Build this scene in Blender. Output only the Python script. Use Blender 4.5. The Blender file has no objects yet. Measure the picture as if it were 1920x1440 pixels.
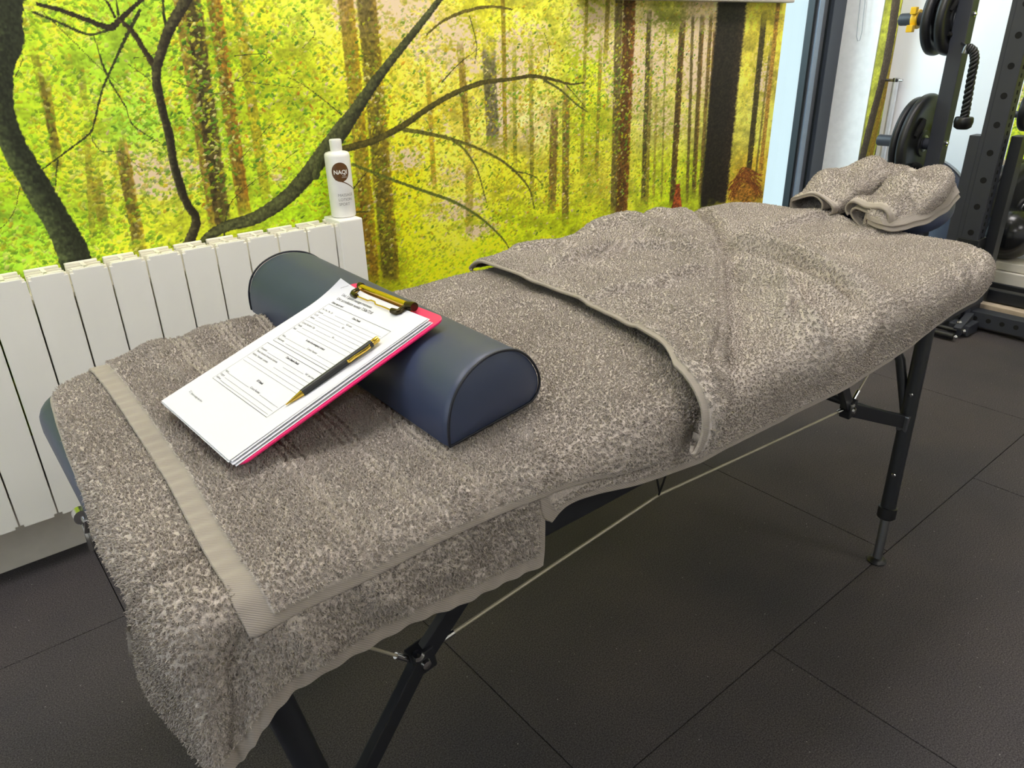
import bpy, bmesh, math, random
import numpy as np
from mathutils import Vector, Matrix
random.seed(7)
rng = np.random.default_rng(11)
PI = math.pi
sc = bpy.context.scene
COL = sc.collection

# ------------------------------------------------------------------ camera calibration
F = 1382.874; CX = 960.0; CY = 720.0; H = 1.156
MW = np.array([[0.77229867, -0.63487751, -0.02202973],
               [-0.28321851, -0.31306655, -0.90651895],
               [0.56863172, 0.70634261, -0.42158994]])
CAM = np.array([0.0, 0.0, H])
def ray(px, py):
    return MW.T @ np.array([(px - CX) / F, (py - CY) / F, 1.0])
def on(px, py, axis, val):
    d = ray(px, py); t = (val - CAM[axis]) / d[axis]
    return CAM + d * t
cam_d = bpy.data.cameras.new('camera'); cam = bpy.data.objects.new('camera', cam_d); COL.objects.link(cam)
cam_d.sensor_width = 36.0; cam_d.lens = F / 1920 * 36.0; cam_d.clip_start = 0.02; cam_d.clip_end = 100
cam.matrix_world = Matrix([[MW[0][i], -MW[1][i], -MW[2][i], CAM[i]] for i in range(3)] + [[0, 0, 0, 1]])
sc.camera = cam

# ------------------------------------------------------------------ materials
def lin(c):
    return tuple(((x / 255) / 12.92) if x / 255 <= 0.04045 else (((x / 255) + 0.055) / 1.055) ** 2.4 for x in c)
def mat(name, rgb, rough=0.5, metal=0.0, noise=None, bump=None, coat=0.0, spec=None, sheen=0.0):
    """rgb in sRGB 0-255; noise=(scale, amount) colour variation; bump=(scale, strength, distance)"""
    m = bpy.data.materials.new(name); m.use_nodes = True
    nt = m.node_tree; b = nt.nodes['Principled BSDF']
    c = lin(rgb)
    b.inputs['Base Color'].default_value = (*c, 1); b.inputs['Roughness'].default_value = rough
    b.inputs['Metallic'].default_value = metal
    if coat: b.inputs['Coat Weight'].default_value = coat; b.inputs['Coat Roughness'].default_value = 0.15
    if spec is not None: b.inputs['Specular IOR Level'].default_value = spec
    if sheen: b.inputs['Sheen Weight'].default_value = sheen
    tc = nt.nodes.new('ShaderNodeTexCoord')
    sc_, am = noise if noise else (35.0, 0.04)
    n = nt.nodes.new('ShaderNodeTexNoise'); n.inputs['Scale'].default_value = sc_; n.inputs['Detail'].default_value = 5
    nt.links.new(tc.outputs['Object'], n.inputs['Vector'])
    r = nt.nodes.new('ShaderNodeMapRange'); r.inputs['To Min'].default_value = 1 - am; r.inputs['To Max'].default_value = 1 + am
    r.inputs['From Min'].default_value = 0.3; r.inputs['From Max'].default_value = 0.7
    nt.links.new(n.outputs['Fac'], r.inputs['Value'])
    mx = nt.nodes.new('ShaderNodeVectorMath'); mx.operation = 'SCALE'; mx.inputs[0].default_value = c
    nt.links.new(r.outputs['Result'], mx.inputs['Scale']); nt.links.new(mx.outputs['Vector'], b.inputs['Base Color'])
    if bump:
        n2 = nt.nodes.new('ShaderNodeTexNoise'); n2.inputs['Scale'].default_value = bump[0]; n2.inputs['Detail'].default_value = 4
        nt.links.new(tc.outputs['Object'], n2.inputs['Vector'])
        bp = nt.nodes.new('ShaderNodeBump'); bp.inputs['Strength'].default_value = bump[1]; bp.inputs['Distance'].default_value = bump[2]
        nt.links.new(n2.outputs['Fac'], bp.inputs['Height']); nt.links.new(bp.outputs['Normal'], b.inputs['Normal'])
    return m
M = {}
M['wall'] = mat('white_plaster', (240, 241, 244), 0.85, noise=(3, 0.03), bump=(120, 0.08, 0.002))
M['base'] = mat('painted_skirting', (222, 214, 202), 0.6)
M['radiator'] = mat('radiator_enamel', (244, 241, 233), 0.38, noise=(8, 0.015))
M['radiator_in'] = mat('radiator_inner_enamel', (246, 240, 222), 0.5)
M['navy'] = mat('navy_vinyl', (50, 60, 86), 0.45, noise=(14, 0.05), bump=(420, 0.10, 0.0006), spec=.55)
M['seam'] = mat('dark_piping', (16, 20, 34), 0.5)
M['blackmetal'] = mat('black_powder_coat', (26, 28, 33), 0.45, noise=(60, 0.08), bump=(600, 0.08, 0.0005))
M['rack'] = mat('charcoal_powder_coat', (50, 53, 62), 0.5, noise=(20, 0.06), bump=(500, 0.08, 0.0005))
M['hole'] = mat('dark_hole', (6, 6, 7), 0.9)
M['rubber'] = mat('black_rubber', (20, 20, 22), 0.42, noise=(30, 0.15), bump=(200, 0.12, 0.001))
M['plate'] = mat('rubber_coated_iron', (28, 29, 33), 0.42, noise=(25, 0.12), bump=(90, 0.10, 0.001))
M['ball'] = mat('glossy_black_vinyl', (24, 25, 28), 0.22, noise=(6, 0.1), bump=(40, 0.05, 0.001))
M['disc'] = mat('grey_blue_rubber', (66, 74, 92), 0.5, noise=(20, 0.1))
M['chrome'] = mat('chrome', (205, 205, 205), 0.16, 1.0)
M['pole'] = mat('pale_aluminium', (225, 226, 230), 0.4, 0.5)
M['steel'] = mat('brushed_steel', (150, 152, 156), 0.32, 1.0)
M['wire'] = mat('coated_steel_cable', (176, 168, 146), 0.4, 0.25)
M['gold'] = mat('polished_gold', (224, 188, 84), 0.17, 1.0)
M['darkgold'] = mat('dark_brass', (70, 62, 40), 0.25, 0.85)
M['pink'] = mat('magenta_plastic', (226, 20, 106), 0.3, noise=(10, 0.03), coat=0.3)
M['paper'] = mat('white_paper', (222, 222, 228), 0.75, noise=(6, 0.01))
M['ink'] = mat('black_ink', (22, 22, 25), 0.8)
M['penblack'] = mat('matt_black_barrel', (30, 30, 30), 0.45)
M['plastic'] = mat('white_bottle_plastic', (238, 236, 232), 0.3, coat=0.2)
M['brown'] = mat('brown_label_ink', (96, 62, 26), 0.4)
M['labelgrey'] = mat('grey_label_ink', (150, 146, 140), 0.5)
M['labelwhite'] = mat('white_label_ink', (240, 238, 232), 0.45)
M['yellow'] = mat('yellow_plastic', (238, 190, 30), 0.4)
M['frame_dark'] = mat('dark_window_frame', (62, 68, 78), 0.4)
M['frame_mid'] = mat('grey_window_frame', (84, 86, 92), 0.42)
M['frame_light'] = mat('light_aluminium_strip', (140, 152, 168), 0.35, 0.4)
M['gasket'] = mat('black_gasket', (22, 30, 34), 0.6)
M['reveal'] = mat('white_reveal_paint', (240, 240, 238), 0.7)
M['tan'] = mat('tan_trim_and_lit_tops', (190, 172, 150), 0.55, noise=(40, 0.1))  # tan trim colour; on the rack beams it paints light on their tops
M['cream'] = mat('cream_painted_steel', (206, 200, 188), 0.45)
M['ceiling'] = mat('ceiling_paint', (235, 232, 226), 0.9)
M['tag'] = mat('white_woven_tag', (225, 225, 225), 0.8)
M['cord'] = mat('grey_cord', (150, 155, 160), 0.6)
M['strap'] = mat('black_webbing', (15, 15, 16), 0.8)

def emis(name, rgb, s):
    m = bpy.data.materials.new(name); m.use_nodes = True; nt = m.node_tree
    b = nt.nodes['Principled BSDF']; b.inputs['Base Color'].default_value = (*lin(rgb), 1)
    b.inputs['Emission Color'].default_value = (*lin(rgb), 1); b.inputs['Emission Strength'].default_value = s
    return m
M['lamp'] = emis('ceiling_lamp_diffuser', (255, 250, 247), 15.5)

def glass():
    m = bpy.data.materials.new('window_glass'); m.use_nodes = True; nt = m.node_tree
    nt.nodes.clear(); o = nt.nodes.new('ShaderNodeOutputMaterial'); t = nt.nodes.new('ShaderNodeBsdfTransparent')
    t.inputs['Color'].default_value = (0.93, 0.99, 0.99, 1)
    g = nt.nodes.new('ShaderNodeBsdfGlossy'); g.inputs['Roughness'].default_value = 0.03
    mx = nt.nodes.new('ShaderNodeMixShader'); mx.inputs[0].default_value = .05; nt.links.new(t.outputs[0], mx.inputs[1]); nt.links.new(g.outputs[0], mx.inputs[2])
    nt.links.new(mx.outputs[0], o.inputs[0]); return m
M['glass'] = glass()

def floor_mat():
    m = bpy.data.materials.new('speckled_black_rubber_floor'); m.use_nodes = True; nt = m.node_tree; b = nt.nodes['Principled BSDF']
    N = nt.nodes.new; L = nt.links.new
    tc = N('ShaderNodeTexCoord')
    n1 = N('ShaderNodeTexNoise'); n1.inputs['Scale'].default_value = 2.2; n1.inputs['Detail'].default_value = 6; L(tc.outputs['Object'], n1.inputs['Vector'])
    n2 = N('ShaderNodeTexNoise'); n2.inputs['Scale'].default_value = 380; n2.inputs['Detail'].default_value = 3; L(tc.outputs['Object'], n2.inputs['Vector'])
    r1 = N('ShaderNodeValToRGB'); r1.color_ramp.elements[0].position = .3; r1.color_ramp.elements[0].color = (*lin((54, 52, 55)), 1)
    r1.color_ramp.elements[1].position = .75; r1.color_ramp.elements[1].color = (*lin((72, 66, 65)), 1); L(n1.outputs['Fac'], r1.inputs[0])
    r2 = N('ShaderNodeValToRGB'); r2.color_ramp.elements[0].position = .35; r2.color_ramp.elements[0].color = (.5, .5, .5, 1)
    r2.color_ramp.elements[1].position = .72; r2.color_ramp.elements[1].color = (1.9, 1.9, 1.9, 1); L(n2.outputs['Fac'], r2.inputs[0])
    mu = N('ShaderNodeMixRGB'); mu.blend_type = 'MULTIPLY'; mu.inputs[0].default_value = 1; L(r1.outputs[0], mu.inputs[1]); L(r2.outputs[0], mu.inputs[2])
    v = N('ShaderNodeTexVoronoi'); v.inputs['Scale'].default_value = 52; L(tc.outputs['Object'], v.inputs['Vector'])
    v2 = N('ShaderNodeTexWhiteNoise'); v2.noise_dimensions = '3D'; L(v.outputs['Position'], v2.inputs['Vector'])
    c1 = N('ShaderNodeMath'); c1.operation = 'LESS_THAN'; L(v.outputs['Distance'], c1.inputs[0]); c1.inputs[1].default_value = .055
    c2 = N('ShaderNodeMath'); c2.operation = 'LESS_THAN'; L(v2.outputs['Value'], c2.inputs[0]); c2.inputs[1].default_value = .42
    c3 = N('ShaderNodeMath'); c3.operation = 'MULTIPLY'; L(c1.outputs[0], c3.inputs[0]); L(c2.outputs[0], c3.inputs[1])
    mx = N('ShaderNodeMixRGB'); L(c3.outputs[0], mx.inputs[0]); L(mu.outputs[0], mx.inputs[1]); mx.inputs[2].default_value = (.28, .27, .25, 1)
    L(mx.outputs[0], b.inputs['Base Color']); b.inputs['Roughness'].default_value = .8; b.inputs['Specular IOR Level'].default_value = .3
    bp = N('ShaderNodeBump'); bp.inputs['Strength'].default_value = .55; bp.inputs['Distance'].default_value = .0015
    L(n2.outputs['Fac'], bp.inputs['Height']); L(bp.outputs['Normal'], b.inputs['Normal'])
    return m
M['floor'] = floor_mat()

def towel_mat():
    m = bpy.data.materials.new('taupe_terry_towel'); m.use_nodes = True; nt = m.node_tree; b = nt.nodes['Principled BSDF']
    N = nt.nodes.new; L = nt.links.new
    tc = N('ShaderNodeTexCoord'); at = N('ShaderNodeAttribute'); at.attribute_name = 'hem'
    n1 = N('ShaderNodeTexNoise'); n1.inputs['Scale'].default_value = 9; n1.inputs['Detail'].default_value = 4; L(tc.outputs['Object'], n1.inputs['Vector'])
    r1 = N('ShaderNodeValToRGB'); r1.color_ramp.elements[0].position = .3; r1.color_ramp.elements[0].color = (*lin(TOWEL_A), 1)
    r1.color_ramp.elements[1].position = .7; r1.color_ramp.elements[1].color = (*lin(TOWEL_B), 1); L(n1.outputs['Fac'], r1.inputs[0])
    n2 = N('ShaderNodeTexNoise'); n2.inputs['Scale'].default_value = 330; n2.inputs['Detail'].default_value = 3; n2.inputs['Distortion'].default_value = 1.2; L(tc.outputs['Object'], n2.inputs['Vector'])
    mr = N('ShaderNodeMapRange'); mr.inputs['From Min'].default_value = .3; mr.inputs['From Max'].default_value = .7; mr.inputs['To Min'].default_value = .72; mr.inputs['To Max'].default_value = 1.25; L(n2.outputs['Fac'], mr.inputs['Value'])
    mu = N('ShaderNodeVectorMath'); mu.operation = 'SCALE'; L(r1.outputs[0], mu.inputs[0]); L(mr.outputs[0], mu.inputs['Scale'])
    # flat woven hem: fine twill
    w = N('ShaderNodeTexWave'); w.inputs['Scale'].default_value = 190; w.inputs['Distortion'].default_value = .6; w.bands_direction = 'DIAGONAL'; L(tc.outputs['Object'], w.inputs['Vector'])
    mh = N('ShaderNodeMapRange'); mh.inputs['To Min'].default_value = .9; mh.inputs['To Max'].default_value = 1.08; L(w.outputs['Fac'], mh.inputs['Value'])
    hs = N('ShaderNodeVectorMath'); hs.operation = 'SCALE'; hs.inputs[0].default_value = lin(TOWEL_HEM); L(mh.outputs[0], hs.inputs['Scale'])
    mx = N('ShaderNodeMixRGB'); L(at.outputs['Fac'], mx.inputs[0]); L(mu.outputs['Vector'], mx.inputs[1]); L(hs.outputs['Vector'], mx.inputs[2])
    L(mx.outputs[0], b.inputs['Base Color'])
    b.inputs['Roughness'].default_value = .95; b.inputs['Specular IOR Level'].default_value = .15
    b.inputs['Sheen Weight'].default_value = .35; b.inputs['Sheen Roughness'].default_value = .6
    b.inputs['Sheen Tint'].default_value = (*lin((235, 228, 220)), 1)
    vo = N('ShaderNodeTexVoronoi'); vo.inputs['Scale'].default_value = 420; L(tc.outputs['Object'], vo.inputs['Vector'])
    ad = N('ShaderNodeMath'); ad.operation = 'SUBTRACT'; L(n2.outputs['Fac'], ad.inputs[0]); L(vo.outputs['Distance'], ad.inputs[1])
    hm = N('ShaderNodeMixRGB'); L(at.outputs['Fac'], hm.inputs[0]); L(ad.outputs[0], hm.inputs[1])
    wm = N('ShaderNodeMath'); wm.operation = 'MULTIPLY'; wm.inputs[1].default_value = .25; L(w.outputs['Fac'], wm.inputs[0]); L(wm.outputs[0], hm.inputs[2])
    bp = N('ShaderNodeBump'); bp.inputs['Strength'].default_value = .7; bp.inputs['Distance'].default_value = .0012
    L(hm.outputs[0], bp.inputs['Height']); L(bp.outputs['Normal'], b.inputs['Normal'])
    return m
TOWEL_A = (174, 164, 155); TOWEL_B = (191, 181, 172); TOWEL_HEM = (152, 143, 134)
M['towel'] = towel_mat()

def mural_mat():
    m = bpy.data.materials.new('printed_forest_mural'); m.use_nodes = True; nt = m.node_tree; b = nt.nodes['Principled BSDF']
    a = nt.nodes.new('ShaderNodeAttribute'); a.attribute_name = 'print'; nt.links.new(a.outputs['Color'], b.inputs['Base Color'])
    b.inputs['Roughness'].default_value = .55; b.inputs['Specular IOR Level'].default_value = .3
    tc = nt.nodes.new('ShaderNodeTexCoord'); n = nt.nodes.new('ShaderNodeTexNoise'); n.inputs['Scale'].default_value = 160; nt.links.new(tc.outputs['Object'], n.inputs['Vector'])
    bp = nt.nodes.new('ShaderNodeBump'); bp.inputs['Strength'].default_value = .05; bp.inputs['Distance'].default_value = .001
    nt.links.new(n.outputs['Fac'], bp.inputs['Height']); nt.links.new(bp.outputs['Normal'], b.inputs['Normal'])
    return m
M['mural'] = mural_mat()

# ------------------------------------------------------------------ object helpers
def tag(o, label=None, cat=None, group=None, kind=None):
    if label: o['label'] = label
    if cat: o['category'] = cat
    if group: o['group'] = group
    if kind: o['kind'] = kind
    return o
def empty(name, loc=(0, 0, 0), label=None, cat=None, group=None, matrix=None):
    o = bpy.data.objects.new(name, None); COL.objects.link(o); o.empty_display_size = .05
    if matrix is not None: o.matrix_world = matrix
    else: o.location = loc
    return tag(o, label, cat, group)
SPLIT = {'ferrule', 'round_hole', 'slot', 'rivet', 'bolt', 'grip_recess', 'bolt_hole', 'strut_bolt', 'lever', 'hinge_end', 'stand_leg', 'wall_bracket'}
class MB:
    def __init__(s): s.v = []; s.f = []
    def add(s, V, Fc):
        k = len(s.v); s.v += [tuple(map(float, p)) for p in V]; s.f += [tuple(i + k for i in f) for f in Fc]; return s
    def box(s, a, b, ch=0.0):
        x0, y0, z0 = a; x1, y1, z1 = b
        bm = bmesh.new(); bmesh.ops.create_cube(bm, size=1)
        for v in bm.verts: v.co = Vector(((x0 + x1) / 2 + v.co.x * (x1 - x0), (y0 + y1) / 2 + v.co.y * (y1 - y0), (z0 + z1) / 2 + v.co.z * (z1 - z0)))
        if ch: bmesh.ops.bevel(bm, geom=bm.edges[:], offset=ch, segments=2, affect='EDGES', profile=.6)
        bm.verts.index_update()
        s.add([v.co for v in bm.verts], [[v.index for v in f.verts] for f in bm.faces]); bm.free(); return s
    def beam(s, p, q, w, h, up=(0, 0, 1), ch=0.0):
        """rectangular bar from p to q, w across, h along up"""
        p = Vector(p); q = Vector(q); d = (q - p); L_ = d.length; d.normalize()
        u = Vector(up); u = (u - d * u.dot(d)).normalized(); r = d.cross(u)
        t = MB().box((0, -w / 2, -h / 2), (L_, w / 2, h / 2), ch)
        return s.add([p + d * v[0] + r * v[1] + u * v[2] for v in t.v], t.f)
    def cyl(s, p, q, r, n=24, r2=None, caps=True):
        p = Vector(p); q = Vector(q); d = (q - p).normalized(); a = d.orthogonal().normalized(); b = d.cross(a); r2 = r if r2 is None else r2
        V = [p + (a * math.cos(2 * PI * i / n) + b * math.sin(2 * PI * i / n)) * r for i in range(n)] + [q + (a * math.cos(2 * PI * i / n) + b * math.sin(2 * PI * i / n)) * r2 for i in range(n)]
        Fc = [(i, (i + 1) % n, n + (i + 1) % n, n + i) for i in range(n)]
        if caps: Fc += [tuple(range(n - 1, -1, -1)), tuple(range(n, 2 * n))]
        return s.add(V, Fc)
    def lathe(s, p, axis, prof, n=48, closed=False):
        """prof: list of (radius, distance along axis)"""
        p = Vector(p); d = Vector(axis).normalized(); a = d.orthogonal().normalized(); b = d.cross(a)
        V = []; m_ = len(prof)
        for r, t in prof:
            for i in range(n): V.append(p + d * t + (a * math.cos(2 * PI * i / n) + b * math.sin(2 * PI * i / n)) * r)
        Fc = []
        for j in range(m_ if closed else m_ - 1):
            j2 = (j + 1) % m_
            for i in range(n): Fc.append((j * n + i, j * n + (i + 1) % n, j2 * n + (i + 1) % n, j2 * n + i))
        return s.add(V, Fc)
    def tube(s, pts, r, n=10, caps=True):
        pts = [Vector(p) for p in pts]; rs = r if isinstance(r, (list, tuple)) else [r] * len(pts)
        V = []; d0 = (pts[1] - pts[0]).normalized(); a = d0.orthogonal().normalized()
        for i, p in enumerate(pts):
            d = (pts[min(i + 1, len(pts) - 1)] - pts[max(i - 1, 0)]).normalized()
            a = (a - d * a.dot(d)).normalized(); b = d.cross(a)
            V += [p + (a * math.cos(2 * PI * k / n) + b * math.sin(2 * PI * k / n)) * rs[i] for k in range(n)]
        Fc = [(i * n + k, i * n + (k + 1) % n, (i + 1) * n + (k + 1) % n, (i + 1) * n + k) for i in range(len(pts) - 1) for k in range(n)]
        if caps: Fc += [tuple(range(n - 1, -1, -1)), tuple(range((len(pts) - 1) * n, len(pts) * n))]
        return s.add(V, Fc)
    def islands(s):
        p = list(range(len(s.v)))
        def find(a):
            while p[a] != a: p[a] = p[p[a]]; a = p[a]
            return a
        for f in s.f:
            r = find(f[0])
            for i in f[1:]: p[find(i)] = r
        g = {}
        for f in s.f: g.setdefault(find(f[0]), []).append(f)
        out = []
        for fs in g.values():
            ids = sorted({i for f in fs for i in f}); mp = {i: k for k, i in enumerate(ids)}; q = MB(); q.v = [s.v[i] for i in ids]; q.f = [tuple(mp[i] for i in f) for f in fs]; out.append(q)
        return out
    def build(s, name, m, parent=None, smooth=False, angle=None):
        if name in SPLIT:
            il = s.islands()
            if len(il) > 1: return [q.build1(name, m, parent, smooth, angle) for q in il][0]
        return s.build1(name, m, parent, smooth, angle)
    def build1(s, name, m, parent=None, smooth=False, angle=None):
        me = bpy.data.meshes.new(name); me.from_pydata(s.v, [], s.f); me.update()
        bm = bmesh.new(); bm.from_mesh(me); bmesh.ops.recalc_face_normals(bm, faces=bm.faces[:]); bm.to_mesh(me); bm.free()
        o = bpy.data.objects.new(name, me); COL.objects.link(o); me.materials.append(m)
        if parent is not None: o.parent = parent
        if smooth:
            me.polygons.foreach_set('use_smooth', [True] * len(me.polygons))
            if angle: me.set_sharp_from_angle(angle=math.radians(angle))
        return o
def grid_obj(name, P, m, parent=None, attrs=None, flip=False, colour=None, wrap=False, extra=None):
    nu, nv = P.shape[:2]; ne = 0 if extra is None else len(extra[0])
    co = P.reshape(-1, 3) if extra is None else np.concatenate([P.reshape(-1, 3), extra[0]])
    me = bpy.data.meshes.new(name); me.vertices.add(nu * nv + ne); me.vertices.foreach_set('co', co.reshape(-1).astype(np.float32))
    i = np.arange(nu - 1)[:, None]; j = np.arange(nv - 1)[None, :]; a = (i * nv + j)
    q = np.stack([a, a + nv, a + nv + 1, a + 1], -1) if not flip else np.stack([a, a + 1, a + nv + 1, a + nv], -1)
    q = q.reshape(-1)
    if extra is not None: q = np.concatenate([q, (extra[1] + nu * nv).reshape(-1)])
    nf = len(q) // 4
    me.loops.add(nf * 4); me.loops.foreach_set('vertex_index', q.astype(np.int32))
    me.polygons.add(nf); me.polygons.foreach_set('loop_start', np.arange(nf, dtype=np.int32) * 4)
    me.update(calc_edges=True)
    me.polygons.foreach_set('use_smooth', np.ones(nf, dtype=bool))
    for k, A in (attrs or {}).items():
        at = me.attributes.new(k, 'FLOAT', 'POINT'); at.data.foreach_set('value', np.concatenate([A.reshape(-1), np.zeros(ne)]).astype(np.float32))
    if colour is not None:
        at = me.attributes.new('print', 'FLOAT_COLOR', 'POINT')
        c4 = np.ones((nu * nv, 4), np.float32); c4[:, :3] = colour.reshape(-1, 3); at.data.foreach_set('color', c4.reshape(-1))
    me.materials.append(m)
    o = bpy.data.objects.new(name, me); COL.objects.link(o)
    if parent is not None: o.parent = parent
    return o
def loc_build(mb, name, m, parent, smooth=False, angle=None):
    """mesh given in world coordinates below a parent"""
    bpy.context.view_layer.update(); inv = parent.matrix_world.inverted()
    mb.v = [tuple(inv @ Vector(v)) for v in mb.v]
    return mb.build(name, m, parent, smooth, angle)
def sub(mb, name, m, parent, smooth=True, angle=40):
    return loc_build(mb, name, m, parent, smooth, angle)
def text_mesh(s, size, bold=0.0, space=1.0, align='LEFT'):
    cu = bpy.data.curves.new('t', 'FONT'); cu.body = s; cu.size = size; cu.align_x = align; cu.offset = bold; cu.space_character = space; cu.resolution_u = 3
    o = bpy.data.objects.new('t', cu); COL.objects.link(o); dg = bpy.context.evaluated_depsgraph_get(); dg.update()
    me = bpy.data.meshes.new_from_object(o.evaluated_get(dg))
    V = [tuple(v.co) for v in me.vertices]; Fc = [tuple(p.vertices) for p in me.polygons]
    bpy.data.objects.remove(o); bpy.data.curves.remove(cu); bpy.data.meshes.remove(me)
    return V, Fc

# ------------------------------------------------------------------ the room
WY = 1.93          # inner face of the mural wall
FX = 4.07          # inner face of the far wall
WX0, WX1 = 3.055, 3.895   # window opening
CEIL = 2.55
fl = MB()
for r_, (y0, y1, off) in enumerate([(1.5665, 2.5665, .1266), (.5665, 1.5665, .6266), (-.4335, .5665, 1.131), (-1.4335, -.4335, .6266), (-2.4335, -1.4335, 1.131)]):
    for k in range(-4, 6):
        x0 = off + k
        if x0 + 1 < -3 or x0 > 5: continue
        fl.box((x0 + .0008, y0 + .0008, -.02), (x0 + .9992, y1 - .0008, 0.0), .0022)
o = fl.build('floor', M['floor']); tag(o, kind='structure')
o = MB().box((-3, -2.5, -.06), (5, 2.6, -.021)).build('floor_slab', M['rubber']); o.name = 'floor_base'; tag(o, kind='structure')
w = MB().box((-2.2, WY, 0), (WX0, WY + .23, CEIL)).box((WX1, WY, 0), (FX + .2, WY + .23, CEIL)).box((WX0, WY, 2.25), (WX1, WY + .23, CEIL)).box((WX0, WY, 0), (WX1, WY + .23, .05))
tag(w.build('wall_back', M['reveal']), kind='structure')
tag(MB().box((FX, -2.4, 0), (FX + .15, WY, CEIL)).build('wall_right', M['wall']), kind='structure')
tag(MB().box((-2.2, -2.5, 0), (FX + .15, -2.4, CEIL)).build('wall_front', M['wall']), kind='structure')
tag(MB().box((-2.3, -2.5, 0), (-2.2, WY + .23, .5)).box((-2.3, -2.5, 2.2), (-2.2, WY + .23, CEIL)).box((-2.3, -2.5, .5), (-2.2, -.2, 2.2)).box((-2.3, 1.6, .5), (-2.2, WY + .23, 2.2)).build('wall_left', M['wall']), kind='structure')
tag(MB().box((-2.2, -2.5, CEIL), (FX + .2, WY + .23, CEIL + .1)).build('ceiling', M['ceiling']), kind='structure')
tag(MB().box((-2.2, WY - .004, 0.0), (WX0, WY, .33), .001).build('baseboard_back', M['base']), kind='structure')
# window: glass and stepped dark frame at its right side
win = empty('window_1', (3.5, 2.16, 0)); tag(win, kind='structure')
xf = on(1533, 0, 1, 2.15)[0]
wf = MB()
wf.box((xf, 2.145, .05), (WX1 - .012, 2.19, 2.25)).box((WX0, 2.145, .05), (WX0 + .06, 2.19, 2.25)).box((WX0, 2.145, 2.19), (WX1, 2.19, 2.25)).box((WX0, 2.145, .05), (WX1, 2.19, .12))
wf.v = [(a, b, c) for a, b, c in wf.v]
loc_build(wf, 'window_frame', M['frame_mid'], win)
loc_build(MB().box((xf - .018, 2.150, .12), (xf, 2.185, 2.19)), 'gasket', M['gasket'], win)
loc_build(MB().box((xf + .004, 2.134, .05), (xf + .045, 2.146, 2.25), .002), 'light_strip', M['frame_light'], win)
loc_build(MB().box((xf + .105, 2.118, .05), (WX1, 2.146, 2.25), .003), 'outer_frame', M['frame_dark'], win)
loc_build(MB().box((xf + .096, 2.138, .05), (xf + .105, 2.147, 2.25)), 'seal', M['gasket'], win)
loc_build(MB().box((WX0 + .05, 2.165, .1), (xf + .02, 2.171, 2.21)), 'glass_pane', M['glass'], win)
# rail of a roller cassette at the top of the mural
rx0 = on(1080, 1, 1, WY)[0]
tag(MB().box((rx0, WY - .055, 1.272), (WX0 - .02, WY - .004, 1.46), .006).build('trim_1', M['cream']), kind='structure')

# ------------------------------------------------------------------ mural print (a flat printed wallcovering)
RX0, RX1, RZ0, RZ1, RS = -.75, 4.1, .2, 2.3, .0016
NX = int((RX1 - RX0) / RS); NZ = int((RZ1 - RZ0) / RS)
def wp(px, py):
    p = on(px, py, 1, WY - .004); return p[0], p[2]
def s2l(a):
    a = np.clip(a, 0, 255) / 255.0
    return np.where(a <= .04045, a / 12.92, ((a + .055) / 1.055) ** 2.4)
def smooth_noise(nx, nz, cx, cz, seed):
    """value noise, cells of cx * cz raster cells"""
    r = np.random.default_rng(seed); gx = int(nx / cx) + 3; gz = int(nz / cz) + 3; G = r.random((gz, gx))
    X = np.arange(nx) / cx; Z = np.arange(nz) / cz; xi = X.astype(int); zi = Z.astype(int); fx = X - xi; fz = Z - zi
    fx = fx * fx * (3 - 2 * fx); fz = (fz * fz * (3 - 2 * fz))[:, None]
    a = G[zi][:, xi]; b_ = G[zi][:, xi + 1]; c = G[zi + 1][:, xi]; d = G[zi + 1][:, xi + 1]
    return (a * (1 - fx) + b_ * fx) * (1 - fz) + (c * (1 - fx) + d * fx) * fz
CP = [(100,30,150,190,40),(250,30,150,200,50),(480,30,200,205,45),(560,30,190,205,60),(640,30,205,198,70),(720,30,220,196,110),(800,30,222,205,90),(900,30,210,205,50),(1000,30,200,198,60),(1100,30,200,198,80),(1180,30,205,190,120),(1250,40,160,170,70),(1320,40,215,190,140),(1440,40,200,185,60),
(80,130,172,200,40),(200,130,152,205,50),(350,130,145,190,40),(450,130,185,205,30),(560,130,200,212,40),(680,130,210,203,40),(800,130,222,205,80),(900,130,215,205,70),(1000,130,206,195,80),(1100,130,185,200,40),(1200,130,205,185,120),(1300,130,195,178,100),(1440,130,195,182,60),
(60,230,176,205,40),(150,230,182,200,40),(250,230,132,205,60),(400,230,142,195,40),(500,230,192,206,30),(600,230,186,206,40),(700,230,205,202,30),(800,230,220,203,60),(900,230,208,195,80),(1000,230,215,195,130),(1100,230,192,200,40),(1220,230,200,195,95),(1300,230,190,185,90),(1420,230,190,185,80),
(60,330,162,200,30),(200,330,202,206,60),(300,330,228,222,90),(420,330,152,190,40),(520,330,182,210,40),(600,330,162,210,30),(750,330,212,202,20),(850,330,222,207,70),(950,330,206,201,40),(1050,330,204,202,50),(1150,330,165,165,50),(1230,330,180,192,40),(1300,330,160,182,40),(1410,330,190,160,50),
(60,430,132,202,50),(200,430,172,202,40),(300,430,204,212,50),(400,430,190,200,40),(540,400,170,205,30),(750,430,192,197,20),(850,430,208,212,50),(950,430,192,206,25),(1050,430,188,202,25),(1120,430,164,182,25),(1250,380,170,190,30),
(60,500,120,195,50),(720,520,152,172,20),(800,520,192,206,20),(900,500,182,206,20),(1630,100,150,170,60),(1620,250,140,165,60)]
cpw = np.array([wp(a, b) for a, b, *_ in CP]); cpc = np.array([c[2:] for c in CP], float); cpc[:, 0] = np.where(cpc[:, 0] < 170, cpc[:, 0] * .45 + 170 * .55 + 4, cpc[:, 0])
img = np.zeros((NZ, NX, 3), np.float32)
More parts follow.
